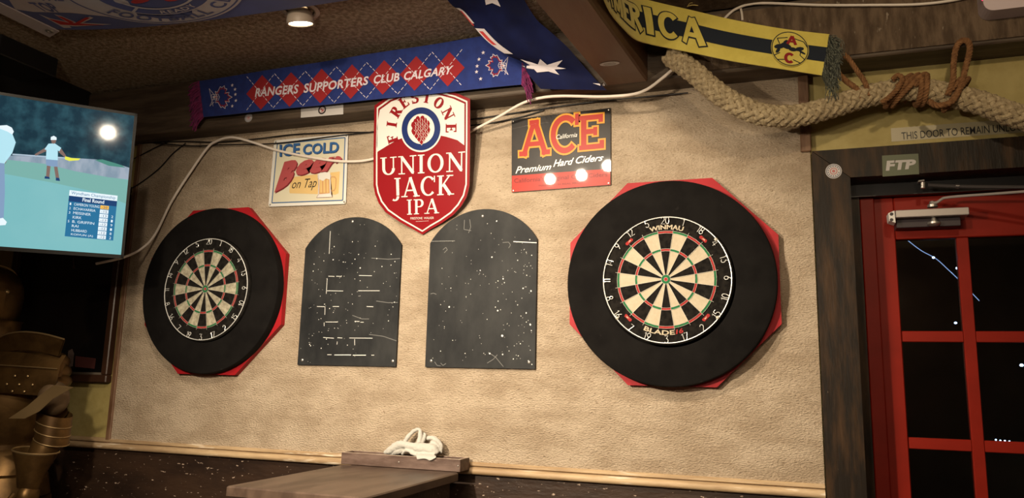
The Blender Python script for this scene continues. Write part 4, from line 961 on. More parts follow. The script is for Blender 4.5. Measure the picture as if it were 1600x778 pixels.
# ================================================================== ROUNDEL FLAG UNDER CEILING
FX0, FZ = -2.200, 2.655
ffar = lambda u: -.738+.13*(1-math.exp(-max(u, 0)/.35))
def rf(u, v, w=0):   # u metres right, v metres towards the room
    return Vector((FX0+u, ffar(u)-v, FZ-w+.006*math.sin(u*9)*math.sin(v*11)))
flag = sheet(lambda u, v, w: rf(u*1.5, v*.9, w), 60, 30, M_flagblue, 'flag', .002, label='blue and white roundel flag pinned flat under the ceiling, with riveted header tape', cat='flag')
def px2f(x, y): P = PZ(x, y, FZ); u = P.x-FX0; return u, ffar(u)-P.y
def fprint(name, V, F, m, w=.002, seg=1): 
    mb = MB(); mb.add([rf(p[0], p[1], w+(p[2] if len(p) > 2 else 0)) for p in V], F); return mb.build(name, m, flag, smooth=False)
def fgrid(name, pts, m, w):  # polygon fan refined
    c = (sum(p[0] for p in pts)/len(pts), sum(p[1] for p in pts)/len(pts)); V = []; F = []; nn = len(pts); K = 6
    for k in range(K+1):
        for p in pts: V.append((c[0]+(p[0]-c[0])*k/K, c[1]+(p[1]-c[1])*k/K))
    for k in range(K):
        for i in range(nn): F.append((k*nn+i, k*nn+(i+1) % nn, (k+1)*nn+(i+1) % nn, (k+1)*nn+i))
    return fprint(name, V, F, m, w)
hd = MB(); hd.add([Vector(p) for p in (lambda a: a)([(FX0-.085, -.70, FZ-.004), (FX0-.002, -.728, FZ-.004), (FX0-.002, -1.6, FZ-.004), (FX0-.062, -1.6, FZ-.004), (FX0-.085, -.70, FZ-.001), (FX0-.002, -.728, FZ-.001), (FX0-.002, -1.6, FZ-.001), (FX0-.062, -1.6, FZ-.001)])], [(0, 1, 2, 3), (7, 6, 5, 4), (0, 4, 5, 1), (1, 5, 6, 2), (2, 6, 7, 3), (3, 7, 4, 0)])
hd.build('header_tape', M_flagwhite, flag, smooth=False)
mb = MB(); gp = PZ(77.5, 48.5, FZ-.005); mb.lathe([(.005, 0), (.007, -.003), (.012, -.003), (.015, 0)], 18, Matrix.Translation(gp)); mb.build('grommet', M_steel, flag)
fgrid('white_field', [px2f(*p) for p in ((24, 14), (52, 19), (110, 22), (170, 27), (220, 30), (200, 0), (150, -20), (60, -40), (5, -15))], M_flagwhite, .0012)
uc_, vc_ = px2f(282, 16); uc_, vc_ = .535, .235
Rr = .235
far_c = -.685+.09
def cmapf(x, y): u = .580+x*1.6; return (u, ffar(u)-(-.868-y*1.05))
def cring(name, r0, r1, m, w, a0=0, a1=360):
    V, F = ring2(0, 0, r0, r1, 72, a0, a1); return fprint(name, [cmapf(*p) for p in V], F, m, w)
cring('white_ring', .0, .215, M_flagwhite, .0018); cring('thin_blue_ring', .203, .208, M_flagblue, .0026)
cring('blue_disc', 0, .142, M_flagblue, .0026); cring('white_ring', .097, .105, M_flagwhite, .0034); cring('thin_white_ring', .138, .142, M_flagwhite, .0034)
def carc(t, r, h, ac, wdeg, m, w, top=False):
    V, F, _ = text2d(t, 0, .02, 1.15)
    def f(u, v, w_=0):
        a = math.radians(ac+(-wdeg/2+u*wdeg)*(1 if not top else -1)); rr = r+(.5-v)*h*(1 if not top else -1)
        x, y = cmapf(rr*math.cos(a), rr*math.sin(a)); return rf(x, y, w)
    put('lettering', V, F, f, m, flag)
# v grows towards the room; the side near the wall (v small) is the bottom of the roundel
carc('FOOTBALL', .172, .040, -113, 88, M_flagblue, .0034); carc('CLUB', .172, .040, -38, 46, M_flagblue, .0034); carc('READY', .121, .022, -88, 46, M_flagwhite, .0040)
for a in (-140, -40): 
    V, F = band([(.105*math.cos(math.radians(a)), .105*math.sin(math.radians(a))), (.14*math.cos(math.radians(a)), .14*math.sin(math.radians(a)))], [.008]*2); fprint('divider', [cmapf(*p) for p in V], F, M_flagwhite, .0034)
V, F = join2(blob(.0, .03, .05, .03, .3), blob(.03, -.05, .025, .018, .2), blob(-.045, -.03, .03, .014, .2), blob(.035, -.035, .016, .03, .0)); fprint('lion_emblem', [cmapf(p[0], p[1])+(p[2],) for p in V], F, M_flagred, .0034)
def ftext(t, tl, tr, br, bl, m):
    V, F, _ = text2d(t, 0, .03); q = [px2f(*p) for p in (tl, tr, br, bl)]
    def f(u, v, w=0):
        x = (q[0][0]*(1-u)+q[1][0]*u)*v+(q[3][0]*(1-u)+q[2][0]*u)*(1-v); y = (q[0][1]*(1-u)+q[1][1]*u)*v+(q[3][1]*(1-u)+q[2][1]*u)*(1-v); return rf(x, y, .003)
    put('lettering', V, F, f, m, flag)
ftext('THE', (50, -9), (92, -8), (101, 2), (62, 1), M_flagblue); ftext('TOP', (42, 3), (78, 5), (98, 21), (66, 18), M_flagblue)
for pl, m, w in (([(60, 22), (105, 38), (112, 43), (100, 43)], M_flagwhite, .002), ([(70, 27), (88, 33), (128, 36), (175, 38), (120, 41), (98, 40)], M_flagwhite, .002), ([(84, 23), (96, 26), (118, 35), (110, 38)], M_flagwhite, .0022), ([(140, 27), (146, 29), (125, 38), (116, 37)], M_flagwhite, .0022),
                 ([(75, 29), (92, 34), (120, 36.5), (165, 38.8), (118, 39.5), (95, 38)], M_flagred, .0028), ([(88, 25), (97, 27), (116, 35), (110, 36.5)], M_flagred, .003), ([(134, 28), (141, 28.5), (124, 37), (117, 36)], M_flagred, .003)):
    fgrid('union_cross', [px2f(*p) for p in pl], m, w)

# ================================================================== CEILING LAMP
lp = PZ(462, 12, ZC); L0 = PZ(467, 36, ZC-.055)
lamp = empty('ceiling_lamp', (lp.x, lp.y, ZC), 'small lit round downlight in the textured ceiling beside the roundel flag', 'lamp')
T = Matrix.Translation((L0.x, L0.y, ZC))
MB().lathe([(.052, 0), (.07, 0), (.072, -.006), (.058, -.010), (.052, -.006)], 32, T).build('trim_ring', M_lampw, lamp)
tilt = Matrix.Translation((L0.x, L0.y, ZC-.012)) @ Matrix.Rotation(.25, 4, 'X')
MB().lathe([(.030, .01), (.044, -.005), (.050, -.03), (.049, -.044), (.044, -.044), (.040, -.036)], 28, tilt).build('lamp_housing', M_lampw, lamp)
MB().lathe([(0, -.040), (.042, -.040)], 28, tilt).build('lamp_lens', M_lampglow, lamp, weld=True)
spot('lamp_light', (L0.x, L0.y, ZC-.075), (L0.x, L0.y-.1, 0), 2.0, (1, .8, .6), 2.4, .6, .03)

# ================================================================== TELEVISION
TR_, BR_ = PD(216, 178, 2.9), PD(193, 404, 2.9); TLx, BLx = PD(0, 145, 2.68), PD(0, 391, 2.68)
h_ = ((TLx-TR_)+(BLx-BR_)).normalized(); v_ = (TR_-BR_).normalized(); v_ = (v_-h_*v_.dot(h_)).normalized(); tn_ = h_.cross(v_); tn_ = tn_ if tn_.dot(CAM-TR_) > 0 else -tn_
Ht = (TR_-BR_).length; Wt = .98
tvr = empty('television', BR_+h_*Wt/2-tn_*.03, 'flat television in the upper left corner showing golf', 'television')
mb = MB(); mb.obox(BR_-tn_*.004, h_*Wt, v_*Ht, -tn_*.030); mb.build('casing', M_black, tvr, smooth=False)
mb = MB(); bz = .010
for P, a, b in ((BR_, h_*Wt, v_*.014), (BR_+v_*(Ht-bz), h_*Wt, v_*bz), (BR_, h_*bz, v_*Ht), (BR_+h_*(Wt-bz), h_*bz, v_*Ht)): mb.obox(P-tn_*.004, a, b, tn_*.007)
mb.build('bezel', mat('tv_bezel', (.02, .02, .02), .3), tvr, smooth=False)
hT = lambda x, y: PP(x, y, BR_, tn_)
mb = MB(); mb.add([BR_+h_*bz+v_*.014, BR_+h_*(Wt-bz)+v_*.014, BR_+h_*(Wt-bz)+v_*(Ht-bz), BR_+h_*bz+v_*(Ht-bz)], [(0, 1, 2, 3)])
scr = mb.build('screen', em('tv_green', (.16, .44, .47), 1.0, (.22, .50, .52), 3, .3, .7), tvr, smooth=False)
poly_px('tree_backdrop', [(-2, 147), (212, 180), (205, 264), (186, 258), (150, 250), (95, 246), (40, 246), (-2, 243)], hT, tn_, em('tv_trees', (.008, .032, .05), 1.0, (.022, .075, .10), 26, .42, .65), scr, .0008)
poly_px('rough_grass', [(-2, 242), (40, 244), (100, 246), (150, 249), (186, 257), (205, 263), (204, 281), (170, 277), (120, 268), (70, 256), (-2, 248)], hT, tn_, em('tv_rough', (.22, .30, .38), 1.0, (.34, .40, .48), 30, .4, .6, (1, 1, .3)), scr, .0012)
poly_px('far_green', [(148, 250), (160, 249), (190, 258), (196, 262), (170, 259)], hT, tn_, em('tv_far_green', (.07, .25, .2), 1.0), scr, .0016)
poly_px('near_green', [(-2, 247), (60, 254), (130, 269), (204, 282), (201, 320), (150, 300), (80, 285), (-2, 270)], hT, tn_, em('tv_band', (.19, .42, .38), 1.0), scr, .001)
E_shirt = em('tv_shirt', (.45, .75, .85), 1); E_short = em('tv_shorts', (.22, .33, .50), 1); E_skin = em('tv_skin', (.22, .14, .12), 1); E_white = em('tv_white', (.75, .85, .9), 1.05); E_yel = em('tv_yellow', (.8, .8, .08), 1); E_navy = em('tv_navy', (.01, .05, .16), 1); E_blue = em('tv_blue', (.02, .16, .32), 1); E_gold = em('tv_gold', (.9, .5, .08), 1); E_pole = em('tv_pole', (.4, .5, .6), 1)
P2 = lambda L: [(x*.3859, 130+y*.3859) for x, y in L]
def tv(name, L, m, w): return poly_px(name, P2(L), hT, tn_, m, scr, w)
tv('flag_pole', [(50, 285), (265, 300), (265, 305), (50, 291)], E_pole, .0018)
tv('golfer_legs', [(190, 330), (205, 332), (200, 380), (186, 382)], E_skin, .002); tv('golfer_legs', [(218, 335), (232, 335), (240, 385), (226, 385)], E_skin, .002)
tv('golfer_shoe', [(182, 376), (200, 380), (202, 388), (180, 386)], E_navy, .0022); tv('golfer_shoe', [(226, 382), (240, 384), (243, 396), (226, 394)], E_navy, .0022)
tv('golfer_arm', [(190, 255), (182, 262), (140, 288), (145, 294), (188, 275)], E_skin, .002); tv('golfer_arm', [(238, 258), (248, 265), (268, 294), (262, 300), (238, 280)], E_skin, .002)
tv('golfer_shorts', [(186, 308), (233, 310), (234, 338), (214, 338), (209, 326), (204, 336), (187, 333)], E_short, .0024)
tv('golfer_shirt', [(196, 245), (222, 244), (248, 262), (240, 276), (234, 272), (234, 312), (186, 308), (188, 270), (180, 268)], E_shirt, .0026)
tv('golfer_head', [(207, 228), (227, 228), (226, 240), (218, 246), (209, 242)], E_skin, .0026); tv('golfer_cap', [(205, 230), (206, 218), (218, 213), (229, 220), (229, 230)], E_white, .0028)
tv('flag_cloth', [(264, 296), (290, 303), (326, 305), (318, 312), (280, 315), (262, 308)], E_yel, .0028)
tv('near_golfer_trousers', [(-6, 320), (18, 322), (20, 440), (15, 545), (-6, 548)], E_short, .002); tv('near_golfer_arm', [(24, 270), (44, 280), (22, 326), (14, 318)], E_skin, .0022)
tv('near_golfer_shirt', [(-6, 180), (20, 183), (48, 200), (64, 240), (50, 282), (28, 276), (18, 325), (-6, 322)], E_shirt, .0024)
tv('near_golfer_cap', [(-6, 172), (28, 170), (48, 180), (56, 196), (50, 208), (30, 196), (-6, 182)], E_white, .0026); tv('near_golfer_shoe', [(-6, 548), (12, 545), (28, 562), (22, 574), (-6, 576)], E_white, .0026)
q = quadmap((108.8, 296.9), (183.7, 305.8), (176.7, 375.8), (101, 369), hT, tn_, .003)
rect = lambda u0, u1, v0, v1: ([(u0, v0), (u1, v0), (u1, v1), (u0, v1)], [(0, 1, 2, 3)])
put('score_panel', *rect(0, 1, 0, .76), q, E_blue, scr, 0); put('score_title', *rect(0, 1, .88, 1), q, E_white, scr, 0); put('score_subtitle', *rect(0, 1, .76, .88), q, E_navy, scr, 0)
sub = lambda u0, u1, v0, v1: (lambda u, v, w=0: q(u0+(u1-u0)*u, v0+(v1-v0)*v, w))
put_text('Wyndham Championship', sub(.04, .96, .895, .98), E_blue, scr, .0006); put_text('Final Round', sub(.28, .73, .785, .865), E_white, scr, .0006, bold=.02)
for k, (nm, sc_, th, ps) in enumerate((('CAMERON YOUNG', '-20', '', '1'), ('ECHAVARRIA', '-15', '', '2'), ('MEISSNER', '-13', '2', '3'), ('KIRK', '-13', '1', ''), ('B. GRIFFIN', '-12', '9', '5'), ('RAI', '-12', '1', ''), ('HUBBARD', '-12', '8', ''), ('KOIVUN (A)', '-12', '2', ''))):
    v0 = .67-k*.094; wd = min(.52, .045*len(nm))
    put_text(nm, sub(.12, .12+wd, v0+.012, v0+.068), E_white, scr, .0006); put('score_box', *rect(.66, .84, v0, v0+.08), q, E_gold if k == 0 else E_white, scr, .0005)
    put_text(sc_, sub(.69, .81, v0+.014, v0+.062), E_navy, scr, .0011)
    if th: put_text(th, sub(.91, .95, v0+.012, v0+.066), E_white, scr, .0006)
    if ps: put_text(ps, sub(.03, .06, v0+.012, v0+.062), E_white, scr, .0006)
# mount
bx = PZ(92, 92, ZC)
MB().box(bx.x-.42, bx.x, bx.y-.26, bx.y, ZC-.085, ZC-.001, .004).build('mount_plate', M_black, tvr, smooth=False)
pc = PD(40, 150, 2.8); MB().tube([(bx.x-.2, bx.y-.13, ZC-.08), tuple(BR_+h_*Wt*.45+v_*Ht*.6-tn_*.07)], .02, 12, False).build('mount_pole', M_black, tvr)
mb = MB(); mb.obox(BR_+h_*(Wt*.35)+v_*(Ht*.35)-tn_*.034, h_*.2, v_*.2, -tn_*.04); mb.build('mount_bracket', M_black, tvr, smooth=False)

# ================================================================== PICTURE
px0, px1, pz0, pz1 = -3.22, -2.53, 1.318, 2.24
pic = empty('framed_picture', (px0, 0, pz0), 'dark framed picture under glass behind the suit of armour', 'picture')
b_ = .035
MB().box(px0, px1, -.032, .003, pz0, pz0+b_, .004).build('frame_side', M_picframe, pic, smooth=False); MB().box(px0, px1, -.032, .003, pz1-b_, pz1, .004).build('frame_side', M_picframe, pic, smooth=False)
MB().box(px0, px0+b_, -.032, .003, pz0+b_, pz1-b_, .004).build('frame_side', M_picframe, pic, smooth=False); MB().box(px1-b_, px1, -.032, .003, pz0+b_, pz1-b_, .004).build('frame_side', M_picframe, pic, smooth=False)
MB().box(px0+b_, px1-b_, -.012, -.002, pz0+b_, pz1-b_).build('picture_glass', M_pic, pic, smooth=False)
MB().box(px0+b_, px1-b_, -.016, -.012, pz0+b_, pz0+b_+.010).build('pale_fillet', M_grey, pic, smooth=False)
hp_ = wallhit(-.0125); pr_ = mat('pale_reflection_and_tag', (.10, .07, .06), .5); pr2 = mat('red_reflection_tone', (.07, .02, .018), .5)  # tones for painted reflections; the pale one also colours the small tag
poly_px('painted_pale_reflection', [(107, 548), (113, 545), (116, 552), (114, 572), (108, 574), (105, 562)], hp_, YN, pr_, pic, .0006)  # pale reflection in the glass, painted as a flat patch
poly_px('painted_red_reflection', [(118, 556), (150, 560), (148, 576), (117, 573)], hp_, YN, pr2, pic, .0006)  # reflected red lettering, painted as a plain dull red patch
poly_px('small_tag', [(114.5, 403), (116, 403), (116.5, 414), (118.5, 420), (114, 419)], hp_, YN, pr_, pic, .0006)

# ================================================================== SUIT OF ARMOUR
AX, AY = -2.77, -.33
arm = empty('suit_of_armour', (AX, AY, 0), 'bronze coloured suit of plate armour standing below the television', 'armour')
def ell(z, rx, ry, cx_=AX, cy_=AY, n=28, ridge=0): 
    out = []
    for k in range(n):
        a = 2*PI*k/n; s = -math.sin(a); out.append(Vector((cx_+rx*math.cos(a), cy_+ry*math.sin(a)-(ridge*max(0, s)**8), z)))
    return out
mb = MB(); mb.loft([ell(z, a, b, ridge=r) for z, a, b, r in ((1.455, .085, .08, 0), (1.43, .15, .11, .005), (1.40, .20, .135, .01), (1.34, .235, .16, .015), (1.26, .235, .175, .02), (1.18, .215, .17, .02), (1.10, .185, .15, .01), (1.05, .165, .135, 0))]); mb.build('breastplate', M_bronze, arm)
mb = MB(); mb.tube([Vector((AX+.20*math.cos(a), AY-.005+.176*math.sin(a), 1.215+.03*math.cos(2*a))) for a in [PI+.15+i*(PI-.3)/14 for i in range(15)]], .004, 6, False); mb.build('raised_band', M_bronze, arm)
mb = MB(); mb.loft([ell(z, a, b) for z, a, b in ((1.06, .16, .13), (1.03, .20, .155), (.95, .225, .175), (.945, .218, .168), (.94, .232, .18), (.86, .25, .195), (.855, .242, .187), (.85, .256, .20), (.76, .27, .21))], cap=False); mb.build('tasset_skirt', M_bronze, arm)
for z, a, b, nm in ((1.05, .166, .136, 'waist_belt'),): mb = MB(); mb.lathe([(a+.004, -.02), (a+.010, -.015), (a+.010, .015), (a+.004, .02)], 32, Matrix.Translation((AX, AY, z)) @ Matrix.Diagonal((1, .82, 1, 1))); mb.build(nm, M_bronze, arm)
# gorget, helmet
mb = MB(); mb.loft([ell(z, a, b, AX-.10) for z, a, b in ((1.44, .15, .12), (1.47, .125, .11), (1.52, .10, .095), (1.565, .095, .10), (1.575, .10, .105))], cap=False); mb.build('gorget', M_bronze, arm)
HX = AX-.14; HYc = AY-.01
mb = MB(); mb.loft([ell(z, a, b, HX, HYc, 32, r) for z, a, b, r in ((1.545, .085, .095, .01), (1.57, .095, .115, .02), (1.62, .106, .13, .03), (1.68, .110, .135, .02), (1.73, .106, .130, .01), (1.775, .085, .108, 0), (1.80, .062, .075, 0), (1.812, .02, .03, 0))]); mb.build('helmet', M_bronze, arm)
mb = MB()
V = []
rows_ = [(1.585, .10, .13, .06), (1.62, .112, .142, .085), (1.66, .116, .148, .07), (1.70, .118, .148, .03)]
for z, a, b, r in rows_:
    for k in range(17): an = PI+.12+(PI-.24)*k/16; s = -math.sin(an); V.append(Vector((HX+a*math.cos(an), HYc+b*math.sin(an)-r*s**6, z)))
F = [(i*17+k, i*17+k+1, (i+1)*17+k+1, (i+1)*17+k) for i in range(3) for k in range(16)]; mb.add(V, F); vz = mb.build('visor', M_bronze, arm)
vm = vz.modifiers.new('s', 'SOLIDIFY'); vm.thickness = .004
MB().loft([[Vector((HX+(.119)*math.cos(an), HYc+.150*math.sin(an)-.012*(-math.sin(an))**6, z)) for an in [PI+.35+(PI-.7)*k/14 for k in range(15)]] for z in (1.704, 1.714)], closed=False).build('eye_slit', M_black, arm)
mb = MB()
for sx in (-1, 1):
    for k in range(4): mb.box(HX+sx*(.03+.018*k)-.003, HX+sx*(.03+.018*k)+.003, HYc-.185+.010*k*k*.5, HYc-.160+.016*k*k*.5, 1.615, 1.650)
mb.build('breath_slots', M_black, vz)
mb = MB(); mb.tube([(HX, HYc-.128, 1.735), (HX, HYc-.09, 1.805), (HX, HYc, 1.825), (HX, HYc+.09, 1.805), (HX, HYc+.128, 1.74)], .006, 6).build('helmet_comb', M_bronzel, arm)
mb = MB(); mb.ball((HX+.112, HYc-.01, 1.70), .012, .012, .012, 10, 6); mb.ball((HX-.112, HYc-.01, 1.70), .012, .012, .012, 10, 6); mb.build('visor_pivot', M_bronzel, arm)
def side(s):
    X = lambda d: AX+s*(d+.11*(d > .2))
    # pauldron: three stacked lames
    for k, (zc, ro, rz, dx) in enumerate(((1.425, .085, .055, .235), (1.385, .092, .05, .262), (1.345, .094, .045, .282))):
        mb = MB(); mb.ball((AX+s*(dx-.05), AY, zc-.02), .105-.008*k, .125-.008*k, rz, 20, 10); mb.build('pauldron_lame', M_bronze, arm)
    # haute piece: upright curved flange
    top = [(.045, 1.43), (.09, 1.475), (.15, 1.505), (.22, 1.518), (.29, 1.512), (.355, 1.492)]; bot = [(.04, 1.418), (.09, 1.43), (.15, 1.443), (.22, 1.448), (.28, 1.44), (.33, 1.425)]
    A_ = [Vector((AX+s*a*1.33, AY-.135-.045*math.sin(PI*i/5), z)) for i, (a, z) in enumerate(top)]; B_ = [Vector((AX+s*a*1.295, AY-.115-.03*math.sin(PI*i/5), z)) for i, (a, z) in enumerate(bot)]
    A2, _ = spline(A_, [1]*6, 4); B2, _ = spline(B_, [1]*6, 4); mb = MB(); nn = len(A2)
    mb.add(A2+B2+[p+Vector((0, .006, 0)) for p in A2]+[p+Vector((0, .006, 0)) for p in B2], [(i, i+1, nn+i+1, nn+i) for i in range(nn-1)]+[(2*nn+i, 3*nn+i, 3*nn+i+1, 2*nn+i+1) for i in range(nn-1)]+[(i, 2*nn+i, 2*nn+i+1, i+1) for i in range(nn-1)])
    mb.build('shoulder_flange', M_bronze, arm); MB().tube(A2, .0035, 6, False).build('flange_rim', M_bronzel, arm)
    # chest wing plate
    rows2 = [(1.442, .04, .325, -.150), (1.40, .03, .318, -.178), (1.385, .03, .316, -.182), (1.33, .028, .315, -.188), (1.28, .03, .29, -.186)]
    mb = MB(); V = []
    for z, a, b, y in rows2:
        for k in range(13): t = k/12; V.append(Vector((AX+s*(a+(b+.11-a)*t), AY+y*math.cos(t*1.15)**.6+.004*(z == 1.385), z-.012*t*t)))
    mb.add(V, [(i*13+k, i*13+k+1, (i+1)*13+k+1, (i+1)*13+k) for i in range(4) for k in range(12)]); w_ = mb.build('chest_plate', M_bronze, arm); md = w_.modifiers.new('s', 'SOLIDIFY'); md.thickness = .004
    mb = MB(); mb.tube([Vector((AX+s*(.03+(.396)*t), AY-.186*math.cos(t*1.15)**.6-.003, 1.388-.012*t*t)) for t in [i/12 for i in range(13)]], .0025, 5, False); mb.build('plate_seam', M_bronzel, arm)
    # arm
    MB().tube([(AX+s*.25, AY, 1.40), (AX+s*.275, AY-.025, 1.30), (X(.28), AY-.07, 1.20)], [.06, .054, .048], 16).build('upper_arm', M_bronze, arm)
    MB().ball((X(.285), AY-.085, 1.26), .056, .058, .068, 20, 12).build('elbow_cop', mat_elbow, arm)
    for k in range(3): MB().loft([[Vector((X(.29)+(.060-.002*k)*math.cos(2*PI*i/20), AY-.075+(.066)*math.sin(2*PI*i/20), z-.02*math.cos(2*PI*i/20)*s)) for i in range(20)] for z in (1.205-.035*k, 1.165-.035*k)], cap=False).build('arm_lame', M_bronze, arm)
    for k in range(3): MB().tube([Vector((X(.29)+(.061-.002*k)*math.cos(2*PI*i/20), AY-.075+.067*math.sin(2*PI*i/20), 1.165-.035*k-.02*math.cos(2*PI*i/20)*s)) for i in range(21)], .0022, 5, False).build('lame_rim', M_bronzel, arm)
    # pointed couter wing
    A_ = [(.255, 1.315), (.215, 1.285), (.165, 1.235), (.095, 1.185)]; B_ = [(.30, 1.31), (.235, 1.265), (.20, 1.215), (.16, 1.187)]
    mb = MB(); V = [Vector((AX+s*(a*1.1+.23), AY-.185-.01*i, z)) for i, (a, z) in enumerate(A_)]+[Vector((AX+s*(a*1.1+.23), AY-.145-.02*i, z)) for i, (a, z) in enumerate(B_)]; mb.add(V, [(i, i+1, 5+i, 4+i) for i in range(3)]); o = mb.build('elbow_wing', M_bronzel, arm); md = o.modifiers.new('s', 'SOLIDIFY'); md.thickness = .005
    MB().tube([(X(.285), AY-.07, 1.17), (X(.28), AY-.09, 1.08), (X(.265), AY-.11, 1.0), (X(.26), AY-.12, .94)], [.05, .052, .045, .035], 16).build('forearm', M_bronze, arm)
    cf = Matrix.Translation((X(.262), AY-.12, 1.02)) @ Matrix.Rotation(.12*s, 4, 'Y')
    MB().lathe([(.040, -.10), (.052, -.04), (.078, .03), (.082, .04), (.076, .04), (.05, -.03)], 24, cf).build('gauntlet_cuff', M_bronze, arm)
    MB().lathe([(.076, .038), (.080, .044), (.084, .040), (.080, .035)], 24, cf).build('cuff_rim', M_bronzel, arm)
    g = MB().ball((X(.26), AY-.125, .89), .035, .045, .05, 14, 8).build('gauntlet_hand', M_bronze, arm)
    for k in range(4): MB().tube([(X(.255+.006*k), AY-.155+.022*k, .87), (X(.252), AY-.158+.022*k, .83), (X(.24), AY-.155+.022*k, .80-.004*abs(k-1.5))], [.011, .010, .008], 8).build('finger', M_bronze, g)
    MB().tube([(X(.235), AY-.16, .90), (X(.225), AY-.18, .865), (X(.228), AY-.18, .835)], [.012, .011, .009], 8).build('finger', M_bronze, g)
    # leg
    MB().tube([(X(.11), AY, .86), (X(.115), AY-.01, .70), (X(.115), AY-.01, .54)], [.098, .088, .068], 18).build('thigh_plate', M_bronze, arm)
    MB().ball((X(.115), AY-.02, .51), .072, .078, .06, 18, 10).build('knee_cop', M_bronze, arm)
    MB().tube([(X(.115), AY, .50), (X(.12), AY+.01, .35), (X(.12), AY, .12)], [.062, .066, .045], 18).build('greave', M_bronze, arm)
    MB().loft([[Vector((X(.12)+r*math.cos(2*PI*i/16), AY+y, max(0, h*(.5+.5*math.sin(2*PI*i/16))))) for i in range(16)] for y, r, h in ((.07, .03, .08), (.03, .045, .14), (-.05, .048, .11), (-.13, .045, .07), (-.20, .02, .03))]).build('sabaton', M_bronze, arm)
    # rivets
    for x, z in ((.268, 1.345), (.32, 1.345), (.238, 1.312), (.29, 1.312), (.343, 1.312), (.265, 1.285), (.314, 1.285)):
        t = (x-.03)/.396; MB().ball((AX+s*x, AY-.188*math.cos(t*1.15)**.6-.003, z), .0055, .004, .0055, 8, 5).build('rivet', M_bronzel, arm)
    for x, z in ((.09, .99), (.13, .985), (.07, .92), (.11, .92), (.15, .915), (.085, .885), (.125, .88)):
        MB().ball((AX+s*x, AY-math.sqrt(max(0, 1-(x/(.20+(1.03-z)*.26))**2))*(.155+(1.03-z)*.2)-.003, z), .006, .005, .006, 8, 5).build('rivet', M_bronzel, arm)
mat_elbow = mat('pale_worn_bronze', (.17, .11, .06), .55, metal=.4, col2=(.11, .07, .035), nscale=9)
side(1); side(-1)

# ================================================================== TABLE, TRAY, TOWEL
tb = empty('narrow_table', (-.975, -.45, 0), 'narrow dark wooden table standing against the wall below the chalkboards', 'table')
MB().box(-1.214, -.738, -.775, -.122, 1.012, 1.044, .004).build('table_top', M_table, tb, smooth=False)
MB().box(-1.19, -.762, -.75, -.14, .93, 1.011, .003).build('apron', M_wains, tb, smooth=False)
for x in (-1.18, -.80):
    for y in (-.74, -.18): MB().box(x, x+.045, y, y+.045, 0, .929, .003).build('leg', M_wains, tb, smooth=False)
ty = empty('wooden_tray', (-.98, -.08, 1.045), 'shallow worn wooden tray on the table against the wall rail', 'tray')
tx0, tx1, tya, tyb, tz0, tz1 = -1.226, -.734, -.120, -.034, 1.0445, 1.088
MB().box(tx0, tx1, tya, tya+.011, tz0, tz1, .0015).build('front_board', M_tray, ty, smooth=False)
MB().box(tx0, tx1, tyb-.011, tyb, tz0, tz1, .0015).build('back_board', M_tray, ty, smooth=False)
for a in (tx0, tx1-.011): MB().box(a, a+.011, tya+.0115, tyb-.0115, tz0, tz1, .0015).build('end_board', M_tray, ty, smooth=False)
MB().box(tx0+.012, tx1-.012, tya+.012, tyb-.012, tz0, tz0+.008).build('tray_floor', M_tray, ty, smooth=False)
mb = MB(); mb.box(tx0+.001, tx1-.001, tya+.0012, tya+.0098, tz1, tz1+.0008); mb.box(tx0+.001, tx1-.001, tyb-.0098, tyb-.0012, tz1, tz1+.0008); mb.box(tx1-.0098, tx1-.0012, tya+.012, tyb-.012, tz1, tz1+.0008)
mb.build('worn_top_edge', M_trayedge, ty, smooth=False)
for x in (tx1-.008, -.98): MB().ball((x, tya-.001, 1.066), .003, .002, .003, 8, 5).build('nail', M_steel, ty)
hc = lambda X_, Y_, y: PY(560+X_*.1221, 655+Y_*.1221, y)
mb = MB()
mb.tube([hc(330, 425, -.075), hc(400, 400, -.078), hc(470, 350, -.08), hc(560, 320, -.085), hc(700, 350, -.09), hc(850, 370, -.09), hc(960, 385, -.085), hc(1010, 440, -.08)], [.006, .013, .016, .014, .014, .018, .018, .012], 12)
mb.tube([hc(420, 440, -.07), hc(520, 400, -.075), hc(620, 370, -.075)], [.010, .014, .010], 10)
mb.tube([hc(580, 310, -.06), hc(640, 220, -.055), hc(710, 150, -.052), hc(780, 130, -.055), hc(790, 200, -.06), hc(775, 310, -.07)], [.009, .008, .008, .006, .009, .011], 10)
mb.tube([hc(800, 300, -.065), hc(840, 240, -.05), hc(850, 195, -.045), hc(830, 180, -.04)], [.010, .008, .006, .004], 10)
mb.tube([hc(880, 240, -.05), hc(960, 240, -.05), hc(1020, 290, -.055), hc(1050, 350, -.06), hc(1045, 430, -.07)], [.008, .009, .010, .011, .008], 10)
mb.tube([hc(930, 300, -.065), hc(1000, 340, -.068), hc(1030, 420, -.07)], [.012, .013, .012], 10)
mb.tube([hc(560, 450, -.088), hc(600, 400, -.095), hc(660, 410, -.098), hc(730, 450, -.10), hc(820, 460, -.10), hc(980, 470, -.10)], [.005, .006, .006, .008, .010, .009], 10)
mb.ball(hc(870, 380, -.075), .022, .02, .016, 14, 10); mb.ball(hc(700, 400, -.07), .03, .02, .012, 14, 10)
tw = mb.build('bar_towel', M_towel, label='crumpled white terry towel lying in the wooden tray', cat='towel')
md = tw.modifiers.new('r', 'REMESH'); md.mode = 'VOXEL'; md.voxel_size = .0022; md.use_smooth_shade = True
md = tw.modifiers.new('sm', 'SMOOTH'); md.factor = .5; md.iterations = 4
tx_ = bpy.data.textures.new('wrinkle', 'CLOUDS'); tx_.noise_scale = .018
md = tw.modifiers.new('d', 'DISPLACE'); md.texture = tx_; md.strength = .006; md.texture_coords = 'LOCAL'; md.mid_level = .5
